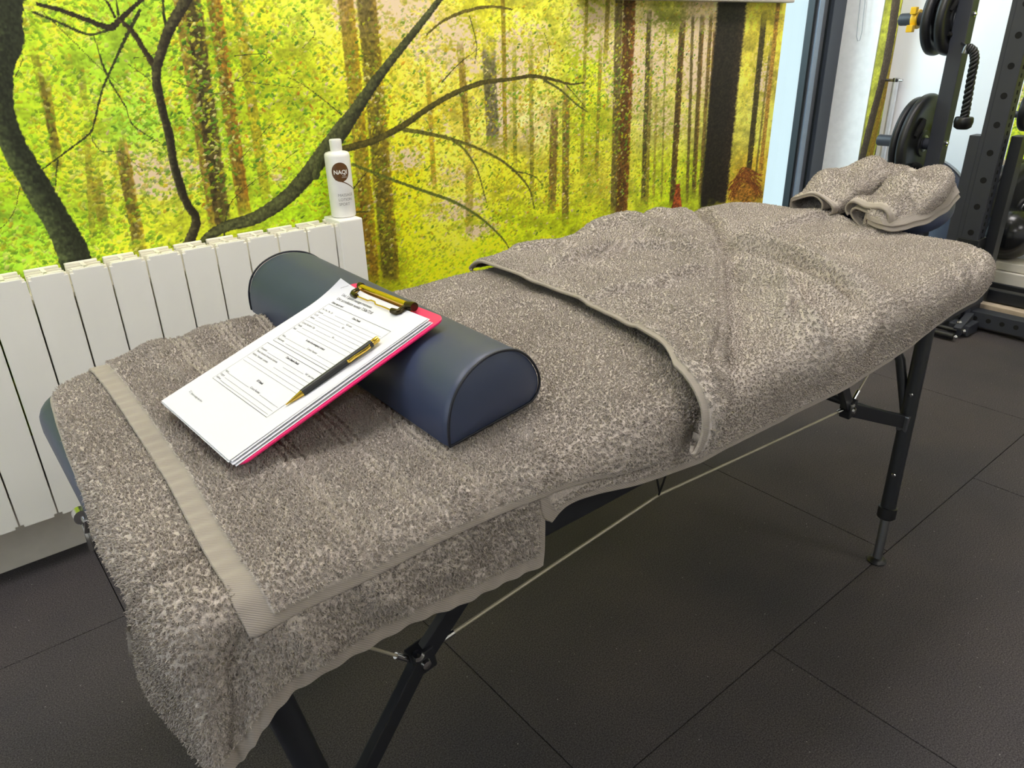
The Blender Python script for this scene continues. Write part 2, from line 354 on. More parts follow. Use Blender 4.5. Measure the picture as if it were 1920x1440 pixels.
gx = np.linspace(RX0, RX1, 160); gz = np.linspace(RZ0, RZ1, 80)
GX, GZ = np.meshgrid(gx, gz)
d2 = (GX[..., None] - cpw[:, 0]) ** 2 + (GZ[..., None] - cpw[:, 1]) ** 2 * 1.5 + 8e-4
wt = 1 / d2 ** 1.8; G = (wt[..., None] * cpc).sum(2) / wt.sum(2)[..., None]
xi = np.clip((np.arange(NX) + .5) / NX * 159, 0, 158.99); zi = np.clip((np.arange(NZ) + .5) / NZ * 79, 0, 78.99)
x0 = xi.astype(int); z0 = zi.astype(int); fx = (xi - x0)[None, :, None]; fz = (zi - z0)[:, None, None]
img[:] = (G[z0][:, x0] * (1 - fx) + G[z0][:, x0 + 1] * fx) * (1 - fz) + (G[z0 + 1][:, x0] * (1 - fx) + G[z0 + 1][:, x0 + 1] * fx) * fz
n_a = smooth_noise(NX, NZ, 60, 45, 1); n_b = smooth_noise(NX, NZ, 18, 12, 2); n_c = smooth_noise(NX, NZ, 6, 3.2, 3); n_d = smooth_noise(NX, NZ, 2.2, 3.2, 4)
br = .60 + .46 * n_a + .38 * n_b + .22 * n_c + .14 * n_d
img *= br[..., None]
# pale glints of sky between the leaves
XW = RX0 + (np.arange(NX) + .5) * RS; ZW = RZ0 + (np.arange(NZ) + .5) * RS
def blob_mask(cx, cy, rx, ry, thr, seed):
    x, z = wp(cx, cy); dx = (XW - x) / rx; dz = (ZW - z) / ry
    e = np.exp(-(dx[None, :] ** 2 + dz[:, None] ** 2))
    return e
sky = np.zeros((NZ, NX), np.float32)
for cx, cy, rx, ry, a in [(740,20,.16,.10,1),(800,60,.15,.12,.8),(850,90,.18,.14,.8),(690,20,.06,.08,.8),(960,120,.12,.18,.8),(935,200,.06,.16,1.1),(1010,90,.1,.12,.7),(1120,60,.2,.15,.8),(1200,120,.25,.2,1.0),(1310,100,.2,.25,.9),(1250,230,.3,.15,.6),(1430,140,.15,.25,.6),(300,325,.13,.07,1.0),(250,300,.1,.06,.6),(760,300,.1,.05,.8),(860,390,.16,.05,.9),(900,430,.1,.04,.9),(850,330,.12,.05,.7),(640,10,.05,.08,.8),(180,350,.1,.05,.4),(520,330,.05,.05,.5),(1080,180,.1,.1,.5),(830,240,.1,.06,.5)]:
    sky = np.maximum(sky, a * blob_mask(cx, cy, rx, ry, 0, 0))
sk = np.clip((sky * (.55 * n_b + .75 * n_c + .25 * n_d) - .38) * 5, 0, 1)[..., None]
img = img * (1 - sk) + np.array([240, 215, 178]) * sk
# leaves
SH = []
for k in range(28):
    th = rng.uniform(-.9, .9) if k % 4 else rng.uniform(0, PI); a = rng.uniform(2.3, 5.2); b_ = a * rng.uniform(.38, .6); R_ = int(a) + 2
    yy, xx = np.mgrid[-R_:R_ + 1, -R_:R_ + 1]; u = (xx * math.cos(th) + yy * math.sin(th)) / a; v = (-xx * math.sin(th) + yy * math.cos(th)) / b_
    mk = (np.abs(u) ** 1.5 + np.abs(v) ** 1.6) < 1; SH.append((yy[mk], xx[mk], (.9 + .16 * v[mk] + .08 * u[mk])[:, None]))
def leaf_noise(x, z): return n_a[int((z - RZ0) / RS), int((x - RX0) / RS)]
def stamp(x, z, col, shp, fade=1.0):
    iy = int((z - RZ0) / RS); ix = int((x - RX0) / RS)
    dy, dx, sh = SH[shp]; r = dy + iy; c = dx + ix
    ok = (r >= 0) & (r < NZ) & (c >= 0) & (c < NX); r = r[ok]; c = c[ok]
    img[r, c] = img[r, c] * (1 - fade) + col * sh[ok] * fade
PAL = [((200, 214, 46), 3), ((160, 202, 38), 4), ((120, 178, 40), 3), ((96, 150, 38), 1.6), ((226, 222, 70), 2.5), ((214, 190, 30), 1.6), ((240, 236, 140), 2.2), ((72, 116, 36), .5), ((228, 150, 40), .35), ((240, 214, 160), .5)]
PALR = [((206, 208, 40), 3), ((176, 198, 30), 3), ((140, 178, 34), 2), ((100, 140, 34), 1.2), ((230, 216, 50), 3), ((218, 190, 20), 3), ((244, 232, 150), 1.8), ((232, 170, 30), .4), ((240, 214, 170), .8)]
def pick(P, n):
    w_ = np.array([p[1] for p in P]); return rng.choice(len(P), n, p=w_ / w_.sum())
def scatter(nleaf, seed, fade_l, fade_r, small=1.0, x1=3.0):
    g = np.random.default_rng(seed)
    LX = g.uniform(-.6, x1, nleaf); LZ = g.uniform(.25, 1.45, nleaf)
    nz = np.array([leaf_noise(a, b_) for a, b_ in zip(LX, LZ)])
    keep = g.random(nleaf) < np.clip(1.2 - .34 * LX, .12, 1) * (.30 + .7 * (nz > .42)); LX = LX[keep]; LZ = LZ[keep]
    pl_ = pick(PAL, len(LX)); pr_ = pick(PALR, len(LX)); ss = g.integers(0, 28, len(LX)); jit = g.uniform(.88, 1.14, len(LX))
    for k in range(len(LX)):
        x, z = LX[k], LZ[k]; iy = min(int((z - RZ0) / RS), NZ - 1); ix = min(int((x - RX0) / RS), NX - 1); loc_ = img[iy, ix]
        right = x > .8 + 1.5 * (jit[k] - 1); col = np.array((PALR[pr_[k]] if right else PAL[pl_[k]])[0], float) * jit[k]
        w_ = .55 if right else .68
        stamp(x, z, col * w_ + loc_ * (1 - w_) * 1.06, ss[k], fade_r if right else fade_l)
scatter(60000, 3, .72, .55)
# trunks: (x top, y top, x bottom, y bottom, width px, colour, opacity)
def wscale(px, py):
    a = np.array(wp(px - 4, py)); b_ = np.array(wp(px + 4, py)); return abs(b_[0] - a[0]) / 8
def trunk(xt, yt, xb, yb, wpx, col, op=.9, seed=0, rough=.12, edge=None):
    (xa, za) = wp(xt, yt); (xb_, zb) = wp(xb, yb); wd = wpx * wscale((xt + xb) / 2, (yt + yb) / 2) / 2
    if yt <= 2: xa = xa + (xa - xb_) * (2.25 - za) / (za - zb) * .3; za = 2.25
    r0 = max(0, int((zb - RZ0) / RS)); r1 = min(NZ, int((za - RZ0) / RS))
    cxs = xb_ + (xa - xb_) * (ZW[r0:r1] - zb) / (za - zb)
    c0 = max(0, int((min(xa, xb_) - wd * 1.6 - RX0) / RS)); c1 = min(NX, int((max(xa, xb_) + wd * 1.6 - RX0) / RS))
    if r1 <= r0 or c1 <= c0: return
    nn = n_c[r0:r1, c0:c1] - .5; t = (XW[None, c0:c1] - cxs[:, None]) / wd
    tt = t + nn * rough * 2
    mk = np.clip((1 - np.abs(tt)) * 6, 0, 1) * op
    zz = ZW[r0:r1][:, None]; mk = mk * np.clip(((zz - zb) / .05) + (n_b[r0:r1, c0:c1] - .4), 0, 1)
    if za < 2.2: mk = mk * np.clip(((za - zz) / .09) * 1.2 + (n_b[r0:r1, c0:c1] - .6) * 1.2, 0, 1)
    shade = (.86 + .5 * (n_d[r0:r1, c0:c1] - .5) + .5 * (n_c[r0:r1, c0:c1] - .5))
    base = np.array(col, float)[None, None] * shade[..., None]
    if edge is not None:
        e = np.clip((t - .15) * 1.4, 0, 1)[..., None]; base = base * (1 - e) + np.array(edge)[None, None] * shade[..., None] * e
    img[r0:r1, c0:c1] = img[r0:r1, c0:c1] * (1 - mk[..., None]) + base * mk[..., None]
for T in [(55,60,110,300,18,(150,140,40),.6),(75,100,112,330,20,(115,95,40),.75,(190,150,40)),(160,200,175,460,14,(150,130,50),.5),(145,100,160,200,16,(150,110,50),.65),(222,250,265,480,28,(120,100,45),.85,(205,165,40)),
          (170,280,200,450,24,(150,120,50),.6),(350,0,405,430,26,(150,115,50),.85,(190,125,40)),(378,0,420,430,34,(78,66,36),.92,(120,100,50)),(412,0,460,410,28,(150,110,40),.85,(205,125,35)),(448,0,500,380,22,(190,170,40),.7),
          (690,0,735,540,38,(112,98,38),.85,(150,120,30)),(650,0,700,520,30,(150,120,40),.75,(180,130,20)),(655,310,700,540,34,(140,100,30),.6),(860,60,880,300,14,(150,120,40),.75),(915,60,925,280,26,(110,105,70),.85),(945,0,948,300,9,(165,140,30),.85),(964,60,966,320,8,(150,150,40),.7),(995,60,998,380,9,(150,140,40),.7),
          (800,100,815,360,10,(170,130,30),.6),(880,280,880,440,16,(150,125,30),.5),(1040,180,1035,400,16,(120,90,45),.8),(1062,150,1060,420,14,(115,90,50),.75),(1142,0,1135,120,9,(160,140,50),.8),(1158,0,1150,410,14,(110,95,50),.85),(1180,0,1165,415,24,(108,72,32),.95,(150,92,40)),
          (1104,0,1090,330,7,(165,150,50),.7),(1127,60,1118,330,7,(150,130,50),.7),(1218,10,1205,385,9,(95,85,40),.9),(1222,80,1212,390,7,(140,120,50),.7),(1282,10,1260,385,12,(92,72,36),.95,(130,95,45)),(1300,10,1288,380,6,(110,95,45),.85),(1318,10,1300,372,9,(105,88,40),.9,(160,115,50)),(1335,10,1312,378,7,(130,105,50),.85),
          (1435,10,1402,340,11,(80,70,32),.95),(1458,0,1425,330,8,(190,130,50),.75),(1448,60,1415,345,5,(120,105,50),.7),(1342,20,1322,370,6,(150,110,50),.8),(1250,20,1240,380,4,(150,140,60),.6),(1232,150,1225,380,5,(170,150,60),.6)]:
    trunk(*T[:7], seed=1, edge=(T[7] if len(T) > 7 else None))
scatter(26000, 5, .78, .6)
# foliage sprays hanging in front of the trunks: clusters of bright leaves
for cx, cy, n, rx, rz, cols in [(380,90,150,.10,.05,PAL),(410,60,120,.08,.04,PAL),(360,190,160,.09,.05,PAL),(400,250,170,.10,.05,PAL),(390,340,120,.08,.05,PAL),(460,200,160,.1,.08,PAL),(520,100,150,.12,.08,PAL),(560,200,160,.12,.08,PAL),
        (700,150,260,.15,.08,PALR),(700,230,240,.16,.05,PALR),(690,440,220,.12,.07,PALR),(720,330,200,.12,.06,PALR),(900,180,300,.22,.08,PALR),(1000,200,260,.2,.07,PALR),(1100,190,340,.22,.06,PAL),(1130,240,260,.2,.06,PAL),(1060,130,240,.2,.06,PALR),(1150,160,200,.16,.05,PAL),(1120,290,240,.2,.05,PALR),(950,400,300,.22,.06,PALR),(1030,360,260,.2,.06,PALR),(1080,60,200,.2,.06,PALR),(880,300,260,.2,.06,PALR),(1230,60,150,.12,.10,PAL),(1240,150,120,.1,.08,PAL),(1200,340,180,.25,.04,PAL),(1300,330,90,.2,.03,PAL)]:
    x, z = wp(cx, cy); ii = pick(cols, n)
    for k in range(n):
        stamp(x + rng.normal() * rx, z + rng.normal() * rz, np.array(cols[ii[k]][0], float) * rng.uniform(.85, 1.1), rng.integers(0, 28), .85)
# dark branches: polylines (px, py, width px)
def branch(pts, col=(44, 44, 26), edge=(92, 98, 50), op=.97):
    W = [(*wp(a, b_), w_ * wscale(a, b_) / 2) for a, b_, w_ in pts]
    # Catmull-Rom resample
    P = []
    for i in range(len(W) - 1):
        p0 = W[max(i - 1, 0)]; p1 = W[i]; p2 = W[i + 1]; p3 = W[min(i + 2, len(W) - 1)]
        L_ = math.hypot(p2[0] - p1[0], p2[1] - p1[1]); n = max(2, int(L_ / (RS * 1.0)))
        for k in range(n):
            t = k / n
            P.append([.5 * ((2 * p1[j]) + (-p0[j] + p2[j]) * t + (2 * p0[j] - 5 * p1[j] + 4 * p2[j] - p3[j]) * t * t + (-p0[j] + 3 * p1[j] - 3 * p2[j] + p3[j]) * t ** 3) for j in range(3)])
    for (x, z, w_) in P:
        w_ = max(w_, RS * .55); R_ = int(w_ / RS) + 2; iy = int((z - RZ0) / RS); ix = int((x - RX0) / RS)
        r0, r1, c0, c1 = max(0, iy - R_), min(NZ, iy + R_ + 1), max(0, ix - R_), min(NX, ix + R_ + 1)
        if r1 <= r0 or c1 <= c0: continue
        dx = (XW[c0:c1] - x)[None]; dz = (ZW[r0:r1] - z)[:, None]; d = np.sqrt(dx * dx + dz * dz) / w_
        mk = (np.clip((1.05 - d - .12 * (n_d[r0:r1, c0:c1] - .5)) * 5, 0, 1) * op)[..., None]
        e = np.clip((-dx / w_) * .9 + .1 + .8 * (n_c[r0:r1, c0:c1] - .5), 0, 1)[..., None] * np.ones_like(mk)
        c = (np.array(col) * (1 - e) + np.array(edge) * e) * (.75 + .5 * n_d[r0:r1, c0:c1])[..., None]
        img[r0:r1, c0:c1] = img[r0:r1, c0:c1] * (1 - mk) + c * mk
THIN = [[(60,22,5),(110,42,6),(165,64,6),(205,55,4)],[(175,65,3),(200,140,4),(235,200,3),(250,235,3),(300,268,2)],[(262,20,7),(240,62,7),(215,115,5),(192,168,4),(177,228,4),(168,250,4),(130,280,4),(80,317,3)],
        [(108,300,3),(104,350,2)],[(168,250,3),(188,282,2),(225,286,2),(268,320,1.5)],[(36,82,2),(42,110,2),(28,145,1.5)],[(318,150,2),(360,165,2),(400,175,1.5),(440,172,1)],[(240,120,2),(280,150,2),(290,172,1.5)],[(218,0,3),(222,28,5)],
        [(305,0,5),(309,40,6),(312,62,7)],[(250,110,2),(300,100,1.5),(330,95,1)],[(80,22,2),(130,70,2),(180,120,1.5),(230,165,1)],[(420,445,3),(430,385,2),(470,345,1.5),(520,310,1),(560,280,1)],[(440,105,2),(500,105,1.5),(445,150,1)],
        [(440,150,2),(500,158,1.5),(560,165,1)],[(560,20,1.5),(590,60,1.5),(567,90,1)],[(0,430,1.5),(25,400,2),(38,350,1)],[(640,215,3),(610,190,2),(570,160,1.5),(540,145,1)],[(690,320,1.5),(640,390,3),(690,397,2)],[(510,230,1.5),(450,300,1)],[(340,210,1.5),(380,250,1)],
        [(828,155,2.5),(860,120,1.5),(900,90,1)],[(880,30,2),(893,80,2),(890,120,1)],[(1062,160,2),(1080,180,1.5),(1100,205,1.5)],[(1020,155,1.5),(1030,100,1),(1020,60,1)],[(960,320,2),(1000,330,1.5),(1020,350,1)]]
for b_ in THIN: branch(b_, (52, 56, 30), (70, 74, 34), .9)
branch([(660,308,5),(730,335,5),(800,360,5),(850,378,5),(900,408,4),(940,445,3),(960,475,2)], (84, 96, 40), (110, 118, 40), .85)
branch([(757,243,7),(800,250,6),(850,262,5),(900,280,4),(950,308,4),(990,350,3),(1002,392,2)], (84, 80, 34), (110, 108, 40), .9)
branch([(835,255,4),(870,280,4),(895,320,3),(912,380,2)], (90, 92, 40), (110, 108, 40), .85)
branch([(800,65,3),(830,40,4),(870,22,5),(920,12,4),(960,18,3)], (84, 76, 30), (120, 108, 36), .85)
branch([(590,300,10),(650,278,12),(700,264,11),(755,236,10),(800,205,9),(850,176,8),(905,155,7),(960,148,5),(1000,143,5),(1040,150,4),(1070,158,3),(1095,155,2)], (58, 54, 26), (96, 88, 34), .93)
branch([(1020,150,4),(1050,168,3),(1080,195,2.5),(1102,210,2)], (74, 78, 36), (96, 98, 40), .85)
branch([(372,462,8),(392,443,18),(425,424,20),(480,408,24),(535,372,26),(575,330,28),(605,290,30),(640,245,28),(668,205,22),(695,165,18),(730,118,14),(775,62,12),(812,15,10),(835,-15,9)], (46, 46, 28), (92, 96, 56))
branch([(592,330,14),(602,290,12),(622,250,10),(640,225,8)], (70, 74, 44), (100, 104, 60), .9)
branch([(215,32,6),(205,10,5),(190,-12,4)], (40, 36, 24), (60, 52, 34))
branch([(70,8,8),(110,18,9),(160,36,10),(205,52,12),(222,40,11),(245,18,8),(270,-4,7)], (40, 34, 24), (60, 52, 34))
branch([(222,34,7),(250,62,11),(268,90,11),(282,112,12),(292,130,14)], (46, 38, 26), (72, 60, 38))
branch([(352,460,20),(366,425,18),(366,405,17),(352,385,16),(338,350,17),(325,300,16),(316,248,17),(302,195,15),(293,140,17),(303,95,18),(316,58,19),(336,22,20),(352,-10,22)], (44, 38, 26), (90, 86, 56))
branch([(-30,-60,150),(-18,-10,120),(2,30,78),(12,75,62),(6,110,46),(2,150,44),(4,200,46),(14,245,50),(34,290,52),(58,330,54),(84,375,56),(108,415,54),(130,455,58),(146,500,64)], (46, 50, 34), (84, 94, 58), 1.0)
# the big dark trunk and details at the right side
trunk(1375, 1, 1336, 395, 56, (44, 38, 30), .98, rough=.06, edge=(60, 48, 36))
(xt, zt) = wp(1270, 345); (xb, zb) = wp(1268, 400)
r0, r1 = int((zb - RZ0) / RS) - 5, int((zt - RZ0) / RS)
for r in range(r0, r1):
    f = (r1 - r) / (r1 - r0); hw = .012 + .035 * f ** 1.5; c0 = int((xb - hw - RX0) / RS); c1 = int((xb + hw * (1.0) - RX0) / RS)
    img[r, c0:c1] = np.array([168, 84, 40]) * (.55 + .8 * n_c[r, c0:c1])[:, None]
xm, zm = wp(1395, 352)
e = blob_mask(1398, 362, .15, .075, 0, 0) * (.6 + .6 * n_b)
mk = np.clip((e - .42) * 4, 0, 1)[..., None] * .8
img = img * (1 - mk) + (np.array([176, 112, 46]) * (.4 + .95 * n_c)[..., None]) * mk
for k in range(26):
    a = rng.uniform(-20, 40); branch([(1368 + a * .2, 380 - rng.uniform(0, 40), 1.6), (1395, 345 - rng.uniform(0, 32), 1.4), (1418 + rng.uniform(0, 12), 375 - rng.uniform(0, 50), 1.2)], (96, 50, 22), (190, 120, 50), .8)
# the strip of the mural on the far side of the window: slanting trunk, mossy light trunk
branch([(1684, -30, 15), (1672, 60, 15), (1655, 150, 14), (1634, 230, 14), (1614, 310, 13)], (72, 62, 50), (104, 92, 74), .97)
branch([(1699, -30, 5), (1688, 40, 6), (1670, 130, 8), (1648, 215, 9), (1624, 320, 14)], (170, 140, 40), (150, 140, 40), .97)
branch([(1676, 150, 8), (1663, 220, 12), (1648, 290, 16), (1640, 340, 18)], (54, 54, 36), (54, 54, 36), .95)
lift = 1.0
img = np.clip(img, 6, 250)
PR = np.clip(s2l(img) * 1.0, 0, .97).astype(np.float32)
def sample(X, Z):
    ix = np.clip(((X - RX0) / RS).astype(int), 0, NX - 1); iz = np.clip(((Z - RZ0) / RS).astype(int), 0, NZ - 1)
    return PR[iz][:, ix]
xs = [-.7]
while xs[-1] < 0: xs.append(xs[-1] + .008)
while xs[-1] < WX0: xs.append(xs[-1] + .0015 + .00115 * max(xs[-1], 0))
xs[-1] = WX0
zs = list(np.arange(.33, .47, .006)) + list(np.arange(.47, 1.36, .0019)) + list(np.arange(1.36, 2.29, .01))
xs = np.array(xs); zs = np.array(zs)
def mural_obj(name, xs, zs, y):
    Pm = np.zeros((len(xs), len(zs), 3)); Pm[..., 0] = xs[:, None]; Pm[..., 1] = y; Pm[..., 2] = zs[None]
    return Pm
o = grid_obj('forest_mural', mural_obj('m', xs, zs, WY - .004), M['mural'], colour=np.transpose(sample(xs, zs), (1, 0, 2)))
tag(o, 'wide photo mural of a sunlit green and yellow forest above the white radiator', 'wall mural')
xs2 = np.arange(WX1 + .002, FX - .001, .002); zs2 = np.arange(.001, 2.29, .004)
o = grid_obj('forest_mural', mural_obj('m', xs2, zs2, WY - .004), M['mural'], colour=np.transpose(sample(xs2, np.clip(zs2, .22, 2.28)), (1, 0, 2)))
tag(o, 'narrow forest mural strip with a mossy trunk between window and white wall', 'wall mural')
y3 = np.arange(-.6, 1.315, .004); z3 = np.arange(.6, 1.8, .004)
P3 = np.zeros((len(y3), len(z3), 3)); P3[..., 0] = FX - .004; P3[..., 1] = y3[:, None]; P3[..., 2] = z3[None]
c3 = np.transpose(sample(.45 + (1.315 - y3) * .8, np.clip(z3, .3, 1.35)), (1, 0, 2))
o = grid_obj('forest_mural', P3, M['mural'], colour=c3, flip=True)
tag(o, 'green forest picture on the far wall behind the rack, at the right edge', 'wall mural')
tag(MB().box((FX - .02, -.6, .575), (FX, 1.315, .6), .002).build('trim_2', M['tan']), kind='structure')

# ------------------------------------------------------------------ radiator
rad = empty('radiator', (.4, 1.88, 0), 'white sectional radiator of flat vertical panels below the forest mural', 'radiator')
ZR0, ZR1 = .153, .722
def rsec(x0, x1, last=False):
    m = MB()
    bm = bmesh.new(); bmesh.ops.create_cube(bm, size=1)
    for v in bm.verts: v.co = Vector(((x0 + x1) / 2 + v.co.x * (x1 - x0 - .0035), 1.8335 + v.co.y * .005, (ZR0 + ZR1) / 2 + v.co.z * (ZR1 - ZR0)))
    ed = [e for e in bm.edges if abs(e.verts[0].co.y - e.verts[1].co.y) > .003]
    bmesh.ops.bevel(bm, geom=ed, offset=.007, segments=4, affect='EDGES')
    ed = [e for e in bm.edges if max(e.verts[0].co.y, e.verts[1].co.y) < 1.832]
    bmesh.ops.bevel(bm, geom=ed, offset=.0012, segments=2, affect='EDGES')
    bm.verts.index_update(); m.add([v.co for v in bm.verts], [[v.index for v in f.verts] for f in bm.faces]); bm.free()
    return m
k0 = -.643
for k in range(20):
    x0 = k0 + .08 * k; x1 = x0 + .08; xc = (x0 + x1) / 2
    s = loc_build(rsec(x0, x1), 'section', M['radiator'], rad, True, 35)
    f = MB(); inner = .004
    f.box((xc - .004, 1.835, ZR0 + .02), (xc + .004, 1.915, ZR1 - .003))                        # web
    for yy in (1.862, 1.888): f.box((x0 + .004, yy, ZR0 + .02), (x1 - .004, yy + .0035, ZR1 - .004))
    f.box((x0 + .006, 1.912, ZR0 + .02), (x1 - .006, 1.916, ZR1 - .002))
    # top rail lips
    f.box((x0 + .003, 1.8335, ZR1 - .014), (x1 - .003, 1.842, ZR1 - .001), .003).box((x0 + .006, 1.908, ZR1 - .012), (x1 - .006, 1.918, ZR1 - .001), .003)
    f.box((x0 + .01, 1.858, ZR1 - .01), (x1 - .01, 1.868, ZR1 - .003), .002)
    f.cyl((x0, 1.875, ZR0 + .05), (x1, 1.875, ZR0 + .05), .017, 12).cyl((x0, 1.875, ZR1 - .06), (x1, 1.875, ZR1 - .06), .017, 12)
    loc_build(f, 'fins', M['radiator_in'], s)
loc_build(MB().box((.889, 1.824, ZR0 + .003), (.958, 1.918, ZR1 + .006), .004), 'end_panel', M['radiator'], rad)
for x in (-.5, .85):
    loc_build(MB().box((x, 1.9, ZR0 + .4), (x + .03, 1.93, ZR0 + .44)), 'wall_bracket', M['radiator_in'], rad)

# ------------------------------------------------------------------ lotion bottle
BX, BY, BZ = .932, 1.880, .728
bt = empty('lotion_bottle', (BX, BY, BZ), 'white lotion bottle with round brown NAQI label on the end of the radiator', 'bottle')
rb = .0335
prof = [(0, 0), (rb - .005, 0), (rb - .001, .002), (rb, .006), (rb, .160), (rb - .0008, .166), (rb - .004, .1695), (rb - .010, .1715), (.0155, .173), (.0145, .176), (0, .176)]
MB().lathe((0, 0, 0), (0, 0, 1), prof, 64).build('body', M['plastic'], bt, True, 50)
prof = [(0, .174), (.0150, .174), (.0158, .176), (.0162, .199), (.0158, .2015), (.014, .203), (0, .203)]
MB().lathe((0, 0, 0), (0, 0, 1), prof, 48).build('cap', M['plastic'], bt, True, 40)
ang0 = math.atan2(-BY, -BX) + .12
def wrapv(V, r): # local (u right, v up) -> cylinder
    return [(r * math.cos(ang0 + u / r), r * math.sin(ang0 + u / r), v) for u, v in V]
V = [(0, .130)]; n = 48
mb = MB(); rings = [0, .005, .010, .015, .019, .0225, .0245]
vv = [(0.0, .122)]
for rr in rings[1:]:
    for k in range(n):
        a = 2 * PI * k / n; vv.append((rr * .97 * math.cos(a), .122 + rr * 1.02 * math.sin(a)))
ff = [(0, 1 + k, 1 + (k + 1) % n) for k in range(n)]
for j in range(len(rings) - 2):
    for k in range(n): ff.append((1 + j * n + k, 1 + j * n + (k + 1) % n, 1 + (j + 1) * n + (k + 1) % n, 1 + (j + 1) * n + k))
tail = []
for t in np.linspace(0, 1, 24):
    tail.append((-.016 + .056 * t, .1035 - .03 * t + .004 * math.sin(PI * t), .0011 + .0004 * (1 - t)))
k = len(vv)
for (u, v, h_) in tail: vv += [(u, v - h_), (u, v + h_)]
for j in range(23): ff.append((k + 2 * j, k + 2 * j + 2, k + 2 * j + 3, k + 2 * j + 1))
MB().add(wrapv(vv, rb + .0003), ff).build('brown_label', M['brown'], bt)
def bottle_text(items, name, m):
    mb = MB()
    for s_, size, u, v, bold, sp in items:
        TV, TF = text_mesh(s_, size, bold, sp); mb.add(wrapv([(a + u, b_ + v) for a, b_, c in TV], rb + .0006), TF)
    mb.build(name, m, bt)
bottle_text([('NAQI', .0150, -.0185, .1170, .0003, .98), ('BODY', .0036, .004, .1115, 0, 1), ('SCIENCE', .0036, .002, .1073, 0, 1)], 'label_lettering', M['labelwhite'])
bottle_text([('MASSAGE', .0105, -.0135, .0585, 0, .95), ('LOTION', .0105, -.0135, .0465, 0, .95), ('SPORT', .0105, -.0135, .0345, 0, .95)], 'body_lettering', M['labelgrey'])

# ------------------------------------------------------------------ massage table
XA, XB, YA, YB, RC, RE, ZT = .095, 1.80, .575, 1.205, .07, .035, .703
tb = empty('massage_table', (.92, .89, 0), 'folding massage table with navy vinyl top and black legs under the towels', 'massage table')
def rrect(x0, x1, y0, y1, r, n=10):
    P_ = []
    for cx, cy, a0 in ((x1 - r, y1 - r, 0), (x0 + r, y1 - r, PI / 2), (x0 + r, y0 + r, PI), (x1 - r, y0 + r, 1.5 * PI)):
        for k in range(n + 1): a = a0 + PI / 2 * k / n; P_.append((cx + r * math.cos(a), cy + r * math.sin(a)))
    return P_
def slab(x0, x1, y0, y1, z0, z1, r, e):
    m = MB(); V = []; rings = []
    steps = [(e, z0)] + [(e * (1 - math.sin(a)), z0 + e * (1 - math.cos(a))) for a in np.linspace(0, PI / 2, 5)] + [(e * (1 - math.cos(a)), z1 - e * (1 - math.sin(a))) for a in np.linspace(0, PI / 2, 7)]
    for ins, z in steps: rings.append([(a, b_, z) for a, b_ in rrect(x0 + ins, x1 - ins, y0 + ins, y1 - ins, max(r - ins, .004))])
    n = len(rings[0]); Fc = []
    for R_ in rings: V += R_
    for j in range(len(rings) - 1):
        for i in range(n): Fc.append((j * n + i, j * n + (i + 1) % n, (j + 1) * n + (i + 1) % n, (j + 1) * n + i))
    Fc.append(tuple(range(n))); Fc.append(tuple(range((len(rings) - 1) * n, len(rings) * n)))
    return m.add(V, Fc)
bpy.context.view_layer.update()
TX0, TX1, TY0, TY1 = XA - RE + .002, XB + RE - .002, YA - RE + .002, YB + RE - .002
loc_build(slab(TX0, (TX0 + TX1) / 2 - .001, TY0, TY1, .648, ZT - .002, .1, .02), 'padded_top', M['navy'], tb, True, 60)
loc_build(slab((TX0 + TX1) / 2 + .001, TX1, TY0, TY1, .648, ZT - .002, .1, .02), 'padded_top', M['navy'], tb, True, 60)
for x0, x1 in ((TX0 + .02, .915), (.925, TX1 - .02)):
    m = MB(); m.box((x0, TY0 + .015, .6), (x1, TY0 + .035, .648), .003).box((x0, TY1 - .035, .6), (x1, TY1 - .015, .648), .003).box((x0, TY0 + .035, .6), (x0 + .02, TY1 - .035, .648), .003).box((x1 - .02, TY0 + .035, .6), (x1, TY1 - .035, .648), .003)
    loc_build(m, 'frame', M['blackmetal'], tb)
def leg(top, foot, buttons=False):
    top = Vector(top); foot = Vector(foot); d = (foot - top).normalized(); Ls = (foot - top).length
    j = top + d * (Ls * .80)
    o_ = loc_build(MB().cyl(top, j, .0165, 28), 'leg', M['blackmetal'], tb, True, 40)
    c = MB().lathe(j - d * .022, d, [(.0165, 0), (.0205, .001), (.0205, .026), (.0165, .03), (.0125, .031)], 28); sub(c, 'collar', M['rubber'], o_)
    e_ = MB().cyl(j, foot + Vector((0, 0, .008)), .0105, 24); sub(e_, 'extension', M['steel'], o_)
    ft = MB().lathe(foot, (0, 0, 1), [(0, 0), (.021, 0), (.022, .003), (.018, .008), (.011, .012), (0, .012)], 28); sub(ft, 'rubber_foot', M['tan' if False else 'rubber'], o_)
    b_ = MB()
    for k in (.30, .62): p = top + d * (Ls * k); b_.lathe(p + Vector((-.0165, -.003, 0)), (-1, -.15, 0), [(0, .003), (.004, .0026), (.005, 0)], 16)
    sub(b_, 'rivet', M['chrome'], o_)
    return o_
def mirror_x(p): return (1.80 - p[0] + 0.0, p[1], p[2])
legs = []
FT = (1.57, .565, 0); TP = (1.66, .605, .60)
legs.append((TP, FT)); legs.append(((TP[0], 1.175, .60), (FT[0], 1.215, 0)))
nfoot = (.245, .565, 0); ntop = (.145, .605, .60)
legs.append((ntop, nfoot)); legs.append(((ntop[0], 1.175, .60), (nfoot[0], 1.215, 0)))
for a, b_ in legs: leg(a, b_)
